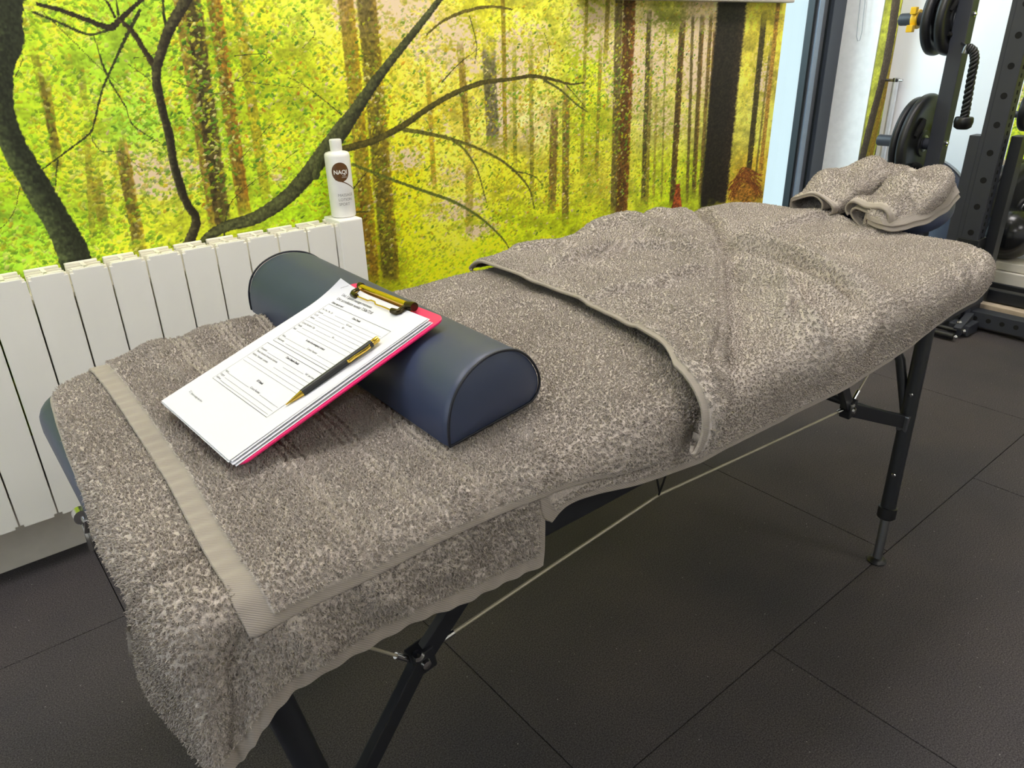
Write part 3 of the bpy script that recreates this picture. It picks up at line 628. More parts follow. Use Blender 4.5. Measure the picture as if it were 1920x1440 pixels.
# end-frame V braces and cross bars between each pair of legs
def lerp(a, b_, t): return tuple(a[i] + (b_[i] - a[i]) * t for i in range(3))
for (t1, f1), (t2, f2) in ((legs[0], legs[1]), (legs[2], legs[3])):
    m = MB(); mid = ((t1[0]), .80, .6); m.tube([lerp(t1, f1, .42), lerp(lerp(t1, f1, .3), (t1[0], .72, .6), .35), (t1[0], .72, .585)], .011, 16)
    m.tube([lerp(t2, f2, .42), lerp(lerp(t2, f2, .3), (t1[0], 1.06, .6), .35), (t1[0], 1.06, .585)], .011, 16)
    m.tube([t1, t2], .012, 16); m.tube([lerp(t1, f1, .42), lerp(t2, f2, .42)], .010, 16)
    loc_build(m, 'end_brace', M['blackmetal'], tb, True, 40)
# folding struts with hinge, on both long sides, near and far
for ys in (0, 1):
    def Y(y): return y if ys == 0 else 1.78 - y
    for hx, la, top in ((.352, (.205, Y(.588), .335), (.50, Y(.625), .595)), (1.435, (1.618, Y(.59), .352), (1.30, Y(.625), .595))):
        hz = .432 if hx < 1 else .428
        hinge = (hx, Y(.64), hz)
        m = MB().beam(la, hinge, .014, .030, (0, 0, 1), .002)
        s1 = loc_build(m, 'strut', M['blackmetal'], tb, False)
        m = MB().beam(hinge, top, .014, .026, (0, 0, 1), .002); loc_build(m, 'strut', M['blackmetal'], tb, False)
        br_ = MB().beam((hx - .016, Y(.64), hz), (hx + .016, Y(.64), hz + .004), .024, .036, (0, 0, 1), .003)
        hb = loc_build(br_, 'hinge', M['blackmetal'], tb, False)
        mm = MB(); s_ = -1 if ys == 0 else 1
        mm.lathe((hx, Y(.64) + s_ * .012, hz), (0, s_, 0), [(0, .005), (.006, .004), (.008, 0)], 18).lathe((hx - .008, Y(.64) + s_ * .008, hz + .016), (-.3, s_ * .2, 1), [(0, .007), (.006, .005), (.0085, 0)], 18)
        sub(mm, 'bolt', M['chrome'], hb)
        lb = MB().box((la[0] - .014, min(la[1], la[1]) - .012, la[2] - .02), (la[0] + .014, la[1] + .012, la[2] + .02), .003)
        bb = loc_build(lb, 'leg_bracket', M['steel'], tb)
    # cable from hinge to hinge, held up by a strap in the middle, and up to the table ends
    cb = MB().tube([(.370, Y(.64), .440), (.60, Y(.64), .462), (.817, Y(.64), .481), (1.1, Y(.64), .458), (1.415, Y(.64), .434)], .0024, 8)
    cb.tube([(1.445, Y(.64), .437), (1.60, Y(.64), .59)], .0022, 8).tube([(.34, Y(.64), .437), (.19, Y(.64), .59)], .0022, 8)
    cab = loc_build(cb, 'cable', M['wire'], tb, True, 60)
    fm = MB()
    for a, b_ in (((.370, Y(.64), .440), (.405, Y(.64), .4435)), ((1.415, Y(.64), .434), (1.385, Y(.64), .4365)), ((1.450, Y(.64), .442), (1.468, Y(.64), .460)), ((.335, Y(.64), .442), (.317, Y(.64), .460))): fm.cyl(a, b_, .0042, 14)
    sub(fm, 'ferrule', M['chrome'], cab)
    loc_build(MB().tube([(.80, Y(.60), .60), (.814, Y(.638), .483), (.822, Y(.642), .478), (.84, Y(.70), .60)], .0018, 8), 'strap', M['strap'], tb, True, 60)
# end latch hanging at the near end
lx = .066
la_ = MB()
la_.cyl((lx, 1.018, .592), (lx, 1.000, .594), .010, 18).tube([(lx, 1.010 + .012 * math.cos(a), .586 + .012 * math.sin(a)) for a in np.linspace(0, 2 * PI, 22)], .002, 8)
la_.beam((lx + .004, .998, .592), (lx, 1.004, .570), .006, .010, (0, 1, 0), .001).beam((lx, 1.006, .58), (lx, .999, .540), .007, .006, (0, 1, 0), .002)
lo = loc_build(la_, 'latch', M['chrome'], tb, True, 40)
loc_build(MB().box((.07, .99, .588), (.074, 1.02, .612), .001), 'latch_plate', M['steel'], tb)

# ------------------------------------------------------------------ towels: draped over the rounded table top
def core(qx, qy):
    cx = np.clip(qx, XA + RC, XB - RC); cy = np.clip(qy, YA + RC, YB - RC)
    vx = qx - cx; vy = qy - cy; L_ = np.sqrt(vx * vx + vy * vy) + 1e-9
    return cx, cy, vx / L_, vy / L_, L_ - RC
def drape(qx, qy, h, hn=0.0, flare=None):
    cx, cy, nx, ny, d = core(qx, qy); R_ = RE + h
    a = np.clip(d / RE, 0, PI / 2); down = np.clip(d - RE * PI / 2, 0, None); ins = d <= 0
    hz = RC + RE * 0 + R_ * np.sin(a) + (0.06 if flare is None else flare) * down
    x = np.where(ins, qx, cx + nx * hz); y = np.where(ins, qy, cy + ny * hz)
    z = np.where(ins, ZT + h, ZT - RE + R_ * np.cos(a) - down * .995)
    return np.stack([x, y, z], -1)
def inv_px(px, py, h):
    d = ray(px, py); t = np.arange(.35, 3.2, .0008); Pp = CAM[None] + d[None] * t[:, None]
    cx, cy, nx, ny, dd = core(Pp[:, 0], Pp[:, 1]); R_ = RE + h; zc = ZT - RE
    dp = np.clip(dd, 0, None)
    down = np.clip(zc - Pp[:, 2], 0, None)
    g = np.where(Pp[:, 2] > zc, np.hypot(dp, np.clip(Pp[:, 2] - zc, 0, None)) - R_, dp - R_ - .06 * down)
    i = np.argmax(g <= 0) if (g <= 0).any() else np.argmin(g)
    p = Pp[i]; cxi, cyi, nxi, nyi, di = cx[i], cy[i], nx[i], ny[i], dd[i]
    if di <= 0: return p[0], p[1]
    if p[2] > zc: a = math.atan2(di, p[2] - zc); dq = RE * min(a, PI / 2)
    else: dq = RE * PI / 2 + (zc - p[2])
    return cxi + nxi * (RC + dq), cyi + nyi * (RC + dq)
def QL(L_, h): return np.array([inv_px(a, b_, h) for a, b_ in L_])
def resample(P_, n, sp=None):
    P_ = np.asarray(P_, float)
    # light Catmull smoothing
    S = []
    for i in range(len(P_) - 1):
        p0 = P_[max(i - 1, 0)]; p1 = P_[i]; p2 = P_[i + 1]; p3 = P_[min(i + 2, len(P_) - 1)]
        for t in np.linspace(0, 1, 12, endpoint=False): S.append(.5 * (2 * p1 + (p2 - p0) * t + (2 * p0 - 5 * p1 + 4 * p2 - p3) * t * t + (3 * p1 - p0 - 3 * p2 + p3) * t ** 3))
    S.append(P_[-1]); S = np.array(S); L_ = np.r_[0, np.cumsum(np.hypot(*np.diff(S, axis=0).T))]
    u = (np.linspace(0, 1, n) if sp is None else sp) * L_[-1]
    return np.stack([np.interp(u, L_, S[:, 0]), np.interp(u, L_, S[:, 1])], -1)
def coons(left, right, bot, top, nu, nv, su=None, sv=None):
    """u from left to right, v from bottom to top; arrays of points"""
    su = np.linspace(0, 1, nu) if su is None else su; sv = np.linspace(0, 1, nv) if sv is None else sv
    Lf = resample(left, nv, sv); Rt = resample(right, nv, sv); Bt = resample(bot, nu, su); Tp = resample(top, nu, su)
    u = su[:, None, None]; v = sv[None, :, None]
    return (1 - u) * Lf[None] + u * Rt[None] + (1 - v) * Bt[:, None] + v * Tp[:, None] - ((1 - u) * (1 - v) * Bt[0] + u * (1 - v) * Bt[-1] + (1 - u) * v * Tp[0] + u * v * Tp[-1])
def dist_poly(Q, P_):
    d = np.full(Q.shape[:2], 1e9); P_ = np.asarray(P_)
    for i in range(len(P_) - 1):
        a = P_[i]; b_ = P_[i + 1]; ab = b_ - a; t = np.clip(((Q - a) @ ab) / max(ab @ ab, 1e-12), 0, 1)
        d = np.minimum(d, np.hypot(Q[..., 0] - a[0] - t * ab[0], Q[..., 1] - a[1] - t * ab[1]))
    return d
def hash2(i, j, s):
    v = np.sin(i * 127.1 + j * 311.7 + s * 74.7) * 43758.5453; return v - np.floor(v)
def vnoise(x, y, s):
    xi = np.floor(x); yi = np.floor(y); fx = x - xi; fy = y - yi; fx = fx * fx * (3 - 2 * fx); fy = fy * fy * (3 - 2 * fy)
    return (hash2(xi, yi, s) * (1 - fx) + hash2(xi + 1, yi, s) * fx) * (1 - fy) + (hash2(xi, yi + 1, s) * (1 - fx) + hash2(xi + 1, yi + 1, s) * fx) * fy
def terry(Q, cell):
    """rounded loops with sharp valleys between them, 0..1"""
    x = Q[..., 0] + .0016 * (vnoise(Q[..., 0] * 210, Q[..., 1] * 210, 3) - .5) * 2 * 1.3; y = Q[..., 1] + .0016 * (vnoise(Q[..., 0] * 210, Q[..., 1] * 210, 5) - .5) * 2 * 1.3
    x = x / cell; y = y / cell; xi = np.floor(x); yi = np.floor(y); best = np.full(x.shape, 9.0)
    for dx in (-1, 0, 1):
        for dy in (-1, 0, 1):
            ci = xi + dx; cj = yi + dy; ux = x - ci - hash2(ci, cj, 1) ; uy = y - cj - hash2(ci, cj, 2); th = hash2(ci, cj, 4) * PI
            a = ux * np.cos(th) + uy * np.sin(th); b_ = -ux * np.sin(th) + uy * np.cos(th)
            best = np.minimum(best, (a * .72) ** 2 + (b_ * 1.35) ** 2 - .12 * hash2(ci, cj, 6))
    return np.clip(1 - best * 1.6, 0, 1) ** .7
def strands(P, N_, Q, mask, spacing, L_, r, cell, seed=0):
    """short yarn loops standing on the cloth, leaning together into small tufts"""
    g = np.random.default_rng(seed + 100); nu, nv = P.shape[:2]
    du = np.linalg.norm(np.diff(P, axis=0), axis=-1)[:, :-1]; dv = np.linalg.norm(np.diff(P, axis=1), axis=-1)[:-1]
    area = du * dv; ex_ = area / spacing ** 2 * (mask[:-1, :-1] > .5); cnt = np.floor(ex_ + g.random(ex_.shape)).astype(int)
    ii, jj = np.nonzero(cnt); rep_ = cnt[ii, jj]; ii = np.repeat(ii, rep_); jj = np.repeat(jj, rep_); n = len(ii);  fu = g.random(n)[:, None]; fv = g.random(n)[:, None]
    def bl(A): return (A[ii, jj] * (1 - fu) + A[ii + 1, jj] * fu) * (1 - fv) + (A[ii, jj + 1] * (1 - fu) + A[ii + 1, jj + 1] * fu) * fv
    keep_ = None
    p = bl(P); nn = bl(N_); nn /= np.linalg.norm(nn, axis=-1, keepdims=True); q = bl(Q)
    tu = P[ii + 1, jj] - P[ii, jj]; tv = P[ii, jj + 1] - P[ii, jj]; qu = Q[ii + 1, jj] - Q[ii, jj]; qv = Q[ii, jj + 1] - Q[ii, jj]
    # nearest tuft centre in cloth space
    x = q[:, 0] / cell; y = q[:, 1] / cell; xi = np.floor(x); yi = np.floor(y); best = np.full(n, 9.0); bx = np.zeros(n); by = np.zeros(n)
    for dx in (-1, 0, 1):
        for dy in (-1, 0, 1):
            ux = xi + dx + hash2(xi + dx, yi + dy, 1) - x; uy = yi + dy + hash2(xi + dx, yi + dy, 2) - y; d = ux * ux + uy * uy
            k = d < best; best = np.where(k, d, best); bx = np.where(k, ux, bx); by = np.where(k, uy, by)
    ok = np.sqrt(best) < (.50 + .12 * g.random(n))
    ii, jj, fu, fv, p, nn, q, tu, tv, qu, qv, bx, by, best = [A_[ok] for A_ in (ii, jj, fu, fv, p, nn, q, tu, tv, qu, qv, bx, by, best)]; n = len(ii)
    det = qu[:, 0] * qv[:, 1] - qu[:, 1] * qv[:, 0]; det = np.where(np.abs(det) < 1e-14, 1e-14, det)
    a = (bx * qv[:, 1] - by * qv[:, 0]) / det; b_ = (qu[:, 0] * by - qu[:, 1] * bx) / det
    t = tu * a[:, None] + tv * b_[:, None]; tl = np.linalg.norm(t, axis=-1, keepdims=True); t = t / np.maximum(tl, 1e-12) * np.minimum(np.sqrt(best), 1)[:, None] * cell
    rd = g.normal(size=(n, 3)); rd -= nn * (rd * nn).sum(1, keepdims=True); rd /= np.linalg.norm(rd, axis=1, keepdims=True)
    rd2 = np.cross(nn, rd); Lr = L_ * g.uniform(.65, 1.2, n)[:, None]
    p0 = p - nn * .0012; p1 = p + nn * Lr * .52 + t * .55 + rd * Lr * .12; p2 = p1 + nn * Lr * .26 + t * .38 + (rd * g.uniform(-.2, .5, n)[:, None] + rd2 * g.uniform(-.4, .4, n)[:, None]) * Lr
    V = np.zeros((n, 3, 3, 3)); rr = r * g.uniform(.8, 1.25, n)[:, None]
    for k, (c_, s_) in enumerate(((p0, 1.0), (p1, 1.1), (p2, .45))):
        for m_ in range(3):
            an = 2 * PI * m_ / 3; V[:, k, m_] = c_ + (rd * math.cos(an) + rd2 * math.sin(an)) * rr * s_
    V[:, 2] -= nn[:, None] * rr[:, None] * .2
    b0 = (np.arange(n) * 9)[:, None, None]; Fq = []
    for k in range(2):
        for m_ in range(3): m2 = (m_ + 1) % 3; Fq.append([k * 3 + m_, k * 3 + m2, k * 3 + 3 + m2, k * 3 + 3 + m_])
    Fq.append([6, 7, 8, 8]); Fq = np.array(Fq[:6])[None]
    return V.reshape(-1, 3), (Fq + b0).reshape(-1, 4).astype(np.int64)
def low_noise(Q):
    x = Q[..., 0]; y = Q[..., 1]
    return .0016 * np.sin(x * 31 + 3 * np.sin(y * 9)) * np.sin(y * 17 + 1.3) + .004 * (vnoise(x * 14, y * 9, 11) - .5) + .0024 * (vnoise(x * 34, y * 26, 12) - .5)
def ridges(Q, R_):
    """folds: (polyline, width, height) or (polyline, width left, width right, height) for folds steeper on one side"""
    h = np.zeros(Q.shape[:2])
    for r_ in R_:
        P_ = resample(np.asarray(r_[0]), 24)
        if len(r_) == 3: h += r_[2] * np.exp(-(dist_poly(Q, P_) / r_[1]) ** 2); continue
        d = np.full(Q.shape[:2], 1e9); sg = np.zeros(Q.shape[:2]); tp = np.zeros(Q.shape[:2])
        for i in range(len(P_) - 1):
            a = P_[i]; ab = P_[i + 1] - a; t = np.clip(((Q - a) @ ab) / max(ab @ ab, 1e-12), 0, 1); vx = Q[..., 0] - a[0] - t * ab[0]; vy = Q[..., 1] - a[1] - t * ab[1]
            dd = np.hypot(vx, vy); k = dd < d; d = np.where(k, dd, d); sg = np.where(k, ab[0] * vy - ab[1] * vx, sg); tp = np.where(k, (i + t) / (len(P_) - 1), tp)
        w_ = np.where(sg > 0, r_[1], r_[2]); env = np.clip(np.minimum(tp, 1 - tp) * 5 + .25, 0, 1)
        h += r_[3] * env * np.exp(-(d / w_) ** 2)
    return h
def grooves(Q, Ls, depth=.0048, w_=.0026):
    h = np.zeros(Q.shape[:2])
    for P_ in Ls: h = np.minimum(h, -depth * np.exp(-(dist_poly(Q, resample(P_, 20)) / w_) ** 2))
    return h
def skirt(P, N, th=.005, inward=.02):
    return P
def towel(name, parts, label, cat, group=None):
    pass

def edges_of(Q): return Q[0], Q[-1], Q[:, 0], Q[:, -1]
def solid_grid(name, P, hem, m, th, parent=None, Q=None, masks=None, sgn=None):
    """sheet P (nu,nv,3) with rolled rim: rim rows bent below the sheet so the cloth has a real thickness"""
    du = np.gradient(P, axis=0); dv = np.gradient(P, axis=1); N_ = np.cross(du, dv); ln = np.linalg.norm(N_, axis=-1, keepdims=True); N_ = N_ / np.maximum(ln, 1e-12)
    zm = (N_[..., 2] * (1 if sgn is None else sgn)).mean()
    if zm < 0: N_ = -N_; fl_ = True
    else: fl_ = False
    if sgn is not None: N_ = N_ * sgn[..., None]
    # smooth normals cheaply
    def sm(A, k=3):
        for _ in range(k):
            A = (A + np.roll(A, 1, 0) + np.roll(A, -1, 0) + np.roll(A, 1, 1) + np.roll(A, -1, 1)) / 5
        return A
    Ns = sm(N_, 6); Ns[0] = N_[1]; Ns[-1] = N_[-2]; Ns[:, 0] = N_[:, 1]; Ns[:, -1] = N_[:, -2]
    Ns /= np.maximum(np.linalg.norm(Ns, axis=-1, keepdims=True), 1e-9)
    ext = None
    if masks is not None:
        vs, fs, k0_ = [], [], 0
        for (mk, sp_, L_, r_, cell, sd) in masks:
            v_, f_ = strands(P, Ns, Q, mk, sp_, L_, r_, cell, sd); vs.append(v_); fs.append(f_ + k0_); k0_ += len(v_)
        ext = (np.concatenate(vs), np.concatenate(fs)); print(name, 'loops', len(ext[0]) // 9)
    def pad(A, B, axis, first):
        return np.concatenate([B, A], axis) if first else np.concatenate([A, B], axis)
    def rim(Pa, Na, axis, first):
        idx = 0 if first else -1; ib = 6 if first else -7
        e = np.take(Pa, [idx], axis); ine = np.take(Pa, [ib], axis); n_ = np.take(Na, [idx], axis); inn = ine - e; inn = inn / np.maximum(np.linalg.norm(inn, axis=-1, keepdims=True), 1e-9)
        r1 = e - n_ * th * .3 - inn * th * .18; r2 = e - n_ * th * .75 - inn * th * .1; r3 = e - n_ * th + inn * th * .5; r4 = e - n_ * (th + .002) + inn * .009
        rows = [r4, r3, r2, r1] if first else [r1, r2, r3, r4]
        Pn = pad(Pa, np.concatenate(rows, axis), axis, first); Nn = pad(Na, np.concatenate([n_] * 4, axis), axis, first)
        return Pn, Nn
    Pa, Na = P, Ns; hm = hem
    for ax in (0, 1):
        for first in (True, False):
            Pa, Na = rim(Pa, Na, ax, first)
            e = np.take(hm, [0 if first else -1] * 4, ax); hm = pad(hm, e, ax, first)
    return grid_obj(name, Pa, m, parent, attrs={'hem': hm}, flip=fl_, extra=ext)
def smoothstep(a, b_, x): t = np.clip((x - a) / (b_ - a), 0, 1); return t * t * (3 - 2 * t)
def cloth_h(Q, base, hem, rg, gr, cell, amp):
    t = terry(Q, cell) * amp * (1 - hem) + .0004 * hem
    return np.maximum(base + low_noise(Q) * .7 + ridges(Q, rg), base - .0028 if np.isscalar(base) else .0035) + (grooves(Q, gr) if gr else 0) * (1 - hem) + t

HA, HB, HF = .004, .0125, .038
# --- towel A: the bottom towel of the near end
nearA = QL([(180,665),(130,700),(97,742),(107,800),(137,880),(162,950),(187,1030),(213,1078),(240,1130),(255,1180),(262,1250),(290,1320),(330,1375),(370,1425),(405,1462)], HA)
botA = QL([(405,1462),(440,1440),(475,1400),(540,1310),(610,1260),(700,1210),(780,1165),(860,1135),(940,1095),(1018,1060)], HA)
rtA = np.vstack([QL([(1018,1060),(1020,945)], HA), [(.47, .70), (.46, 1.0), (.45, 1.262)]])
topA = np.array([nearA[0] + [0, .012], (.25, 1.265), (.35, 1.268), (.45, 1.262)]); nearA[0] = topA[0]
nu, nv = 330, 640
QA = coons(nearA[::-1], rtA, botA, topA, nu, nv)
dn = dist_poly(QA, resample(nearA, 40)); db = dist_poly(QA, resample(botA, 40)); dr = dist_poly(QA, resample(rtA, 40))
hemA = np.clip(smoothstep(.020, .018, db) + smoothstep(.0155, .013, dn) * smoothstep(.50, .44, QA[..., 1]) + smoothstep(.005, .003, dn) + smoothstep(.012, .009, dr), 0, 1)
rgA = [(QL([(445,1205),(440,1260),(448,1330),(440,1400)], HA), .012, -.014), (QL([(380,1180),(370,1260),(390,1340),(410,1400)], HA), .03, .012), (QL([(560,1180),(600,1220)], HA), .02, .008), (QL([(300,1050),(320,1130),(330,1220)], HA), .025, .006),
       (QL([(860,1060),(780,1080),(700,1130)], HA), .012, .005), (QL([(120,760),(200,790)], HA), .015, -.003), (QL([(190,830),(280,800)], HA), .012, -.004), (QL([(160,900),(300,860)], HA), .012, .003), (QL([(700,1100),(760,1130)], HA), .015, .006), (QL([(950,1000),(900,1050),(860,1100)], HA), .012, -.006)]
grA = [QL([(345,1295),(390,1262),(440,1215)], HA), QL([(358,1310),(400,1275),(445,1235)], HA), QL([(372,1330),(410,1300),(450,1262)], HA)]
wav = .0013 * np.sin(QA[..., 0] * 190 + 4 * np.sin(QA[..., 1] * 20)) * smoothstep(.05, .0, db)
PA = drape(QA[..., 0], QA[..., 1], cloth_h(QA, HA, hemA, rgA, grA, .0042, .0030) + wav * 1.0)
hemL_ = QL([(470,1194),(428,1112),(388,1040),(345,960),(298,875),(250,800),(200,728),(160,680)], .0125)
hidA = (QA[..., 0] > np.interp(QA[..., 1], hemL_[:, 1], hemL_[:, 0]) + .001) & (QA[..., 1] > hemL_[0, 1] + .004)
mA = ((hemA < .4) & ~hidA & (grooves(QA, grA) > -.0020)).astype(float)
o = solid_grid('bath_towel', PA, hemA, M['towel'], .005, Q=QA, masks=[(mA, .00165, .0040, .00052, .0040, 1)]); tag(o, 'grey terry towel at the near end, lowest layer, hanging to a pointed corner', 'towel')

# --- towel C: the far bottom towel
botC = QL([(1033,978),(1062,948),(1120,926),(1200,906),(1300,872),(1400,822),(1500,771),(1600,720),(1700,656),(1780,590),(1830,560),(1856,531)], HA)
lfC = np.vstack([botC[:1], QL([(1012,940)], HA), [(.485, .68), (.49, 1.0), (.50, 1.262)]])
np.random.seed(1)
cx_ = 1.80 + RE * PI / 2 + .02
rtC = np.vstack([botC[-1:], [(cx_ - .02, .60), (cx_, .70), (cx_, .9), (cx_, 1.10), (cx_ - .02, 1.2), (1.82, 1.262)]])
topC = np.array([(.50, 1.262), (.9, 1.25), (1.3, 1.262), (1.6, 1.27), (1.82, 1.262)])
su = np.linspace(0, 1, 560); sv = np.linspace(0, 1, 380)
QC = coons(lfC, rtC, botC, topC, 560, 380, su, sv)
db = dist_poly(QC, resample(botC, 50)); hemC = np.clip(smoothstep(.010, .008, db) + smoothstep(.012, .010, dist_poly(QC, resample(rtC, 30))) + smoothstep(.012, .009, dist_poly(QC, resample(lfC, 20))), 0, 1)
hc = .010
rgC = [(QL([(1346,466),(1400,477),(1470,495),(1560,538),(1640,576)], hc), .060, .016, .030), (QL([(1346,507),(1420,514),(1480,535),(1555,566),(1600,574)], hc), .016, .035, .020),
       (QL([(1395,528),(1450,548),(1490,592),(1525,640),(1548,668)], hc), .014, .040, .026), (QL([(1362,640),(1366,665),(1352,700)], hc), .012, .012), (QL([(1462,560),(1472,590),(1466,612)], hc), .009, .009),
       (QL([(1425,447),(1480,430),(1540,420),(1600,430)], hc), .040, .014, .012), (QL([(1320,428),(1400,445),(1500,462),(1600,485)], hc), .010, .008, .006), (QL([(1560,455),(1600,450),(1660,430)], hc), .03, .012, .006),
       (QL([(1600,560),(1650,600),(1650,650)], hc), .05, -.008), (QL([(1480,640),(1500,600)], hc), .02, -.006), (QL([(1610,640),(1640,600)], hc), .02, .006),
       (np.array([(1.55, 1.1), (1.75, 1.17), (1.8, 1.05)]), .1, .012), (np.array([(1.3, 1.15), (1.6, 1.2)]), .06, .010)]
def gl(pts, n=3, dx=.009): 
    Q_ = QL(pts, hc); return [Q_ + [k * dx, 0] for k in range(n)]
grC = gl([(1755,486),(1772,505),(1784,530),(1789,560)]) + gl([(1790,480),(1808,500),(1812,530),(1806,545)]) + gl([(1815,472),(1826,500),(1822,515),(1832,527)], 3, .012)
foldC = QL([(1308,826),(1316,770),(1330,705),(1346,635),(1347,560),(1343,495),(1326,445),(1290,397)], .02)
liftC = .009 * smoothstep(.75, 1.0, QC[..., 0]) * smoothstep(.0, .06, db)
rgC = [(r_[:-1] + (r_[-1] * 1.45,)) for r_ in rgC] + [(QL([(1348,489),(1400,498),(1450,512),(1510,540),(1565,560)], hc), .010, -.014), (QL([(1412,548),(1460,572),(1500,625),(1530,665)], hc), .008, -.007), (QL([(1330,425),(1420,452),(1500,472)], hc), .007, -.006), (QL([(1440,470),(1520,452),(1580,462)], hc), .008, -.006)]
hC_ = cloth_h(QC, HA + .001 + liftC, hemC, rgC, None, .0048, .0026) + .004 * smoothstep(1.45, 1.6, QC[..., 0]) + grooves(QC, grC, .0045, .0028); kf = smoothstep(.060, .022, dist_poly(QC, resample(foldC, 40)))
hC_ = hC_ * (1 - kf) + np.minimum(hC_, HA) * kf
PC = drape(QC[..., 0], QC[..., 1], hC_, flare=.06)
gC = grooves(QC, grC, .0045, .0028) > -.0036
mC = ((hemC < .4) & gC & ~((QC[..., 0] < .62) & (QC[..., 1] > .52)) & (QC[..., 1] < 1.25)).astype(float); nearC = QC[..., 0] < 1.0
o = solid_grid('bath_towel', PC, hemC, M['towel'], .005, Q=QC, masks=[(mC * nearC, .0021, .0031, .0007, .0042, 2), (mC * ~nearC, .0027, .0031, .0009, .0048, 3)]); tag(o, 'grey terry towel smoothed over the far half of the massage table', 'towel')

# --- towel B: top towel, its far end folded back on itself along a diagonal
hemL = QL([(160,680),(200,728),(250,800),(298,875),(345,960),(388,1040),(428,1112),(470,1194)], HB)
hemL[0] = (hemL[0][0], 1.262)
botB = QL([(470,1194),(500,1184),(600,1131),(700,1085),(850,1010),(1000,946),(1100,911),(1200,884),(1262,862),(1296,842),(1308,826)], HB)
foldB = QL([(1308,826),(1316,770),(1330,705),(1346,635),(1347,560),(1343,495),(1326,445),(1290,397)], .02)
foldB[-1] = (foldB[-1][0] + .0, 1.245)
topB = np.vstack([[hemL[0]], [(.40, 1.266), (.7, 1.255), (.95, 1.25), (1.3, 1.26)], [foldB[-1]]])
nB = 560; s_ = np.linspace(0, 1, nB); su = s_ ** 1.12
nvB = 590
QB = coons(hemL[::-1], foldB[::-1], topB[::1], botB, nB, nvB, su) if False else coons(hemL[::-1], foldB, botB, topB, nB, nvB, su)
hemC1 = QL([(1288,846),(1299,818),(1298,785),(1280,732),(1242,668),(1192,627),(1130,591),(1060,556),(1000,531),(945,507)], HF - .006)
hemC1[-1] = (hemC1[-1][0], 1.235)
topF = np.array([hemC1[-1], (1.12, 1.25), (1.35, 1.262), foldB[-1]])
nF = 330
botF = np.stack([hemC1[0], (hemC1[0] * .5 + foldB[0] * .5), foldB[0]])
QF = coons(hemC1, foldB, botF, topF, nF, nvB)
hf = .02
rgB = [(QL([(860,600),(900,575),(960,560),(1020,575)], HB), .03, .006), (QL([(902,560),(960,540),(1000,548)], HB), .02, -.004), (QL([(950,600),(1000,610),(1060,640)], HB), .02, -.005), (QL([(800,560),(900,545)], HB), .02, .005),
       (QL([(1010,640),(1100,700),(1150,760)], HB), .02, .003), (QL([(1000,900),(1010,860),(1000,820)], HB), .02, .004), (QL([(1240,700),(1275,760),(1280,810)], HB), .025, -.008), (np.array([(.25, 1.2), (.42, 1.21)]), .04, .012), (QL([(350,640),(250,690)], HB), .015, -.003), (QL([(420,900),(500,860),(540,880)], HB), .02, .003), (QL([(230,700),(300,690),(360,720)], HB), .014, .004), (QL([(300,830),(330,860),(420,850)], HB), .015, -.003)]
rgF = [(QL([(1085,456),(1124,438),(1161,432),(1192,441),(1226,453),(1268,470),(1330,480)], hf), .040, .014, .020), (QL([(1020,525),(1090,502),(1155,485),(1220,483),(1276,486),(1338,497)], hf), .040, .014, .022), (QL([(1100,580),(1197,564),(1268,540),(1328,520)], hf), .040, .016, .020),
       (QL([(1150,602),(1210,580),(1270,594),(1310,626)], hf), .03, .05, .010), (QL([(960,488),(1030,478),(1090,482)], hf), .03, .012, .012), (QL([(1230,412),(1270,428),(1320,442)], hf), .025, .010), (QL([(1210,640),(1270,700),(1300,780)], hf), .022, .010), (QL([(1322,650),(1327,710),(1312,780)], hf), .016, .008), (np.array([(1.3, 1.2), (1.6, 1.22)]), .06, .012)]
rgB = [(p_, w_, a_ * 1.6) for p_, w_, a_ in rgB]
dh = dist_poly(QB, resample(hemL, 40)); hem0 = resample(hemL, 30)
ang = hem0[-1] - hem0[0]
grB = []
for off in (.120, .130, .140, .192, .202, .212, .262, .272, .282): grB.append(hemL + [off, 0])
hemB = np.clip(smoothstep(.0245, .0225, dh) + smoothstep(.0085, .007, dist_poly(QB, resample(botB, 50))), 0, 1)
fd = dist_poly(QB, resample(foldB, 40))
hemF = np.clip(smoothstep(.0075, .0062, dist_poly(QF, resample(hemC1, 40))), 0, 1)
def gp(pts, n=3, dy=.011):
    Q_ = QL(pts, hf); t = Q_[-1] - Q_[0]; nrm = np.array([-t[1], t[0]]) / np.hypot(*t); return [Q_ + nrm * dy * (k - 1) for k in range(n)]
grF = gp([(1078,512),(1100,516),(1130,502),(1190,478),(1240,472),(1270,465)]) + gp([(1020,492),(1060,486),(1095,470),(1140,466)]) + gp([(1190,462),(1212,450)]) + gp([(1255,462),(1290,440)]) + gp([(1310,472),(1335,462)])
hB = cloth_h(QB, HB, hemB, rgB, grB, .0040, .0032)
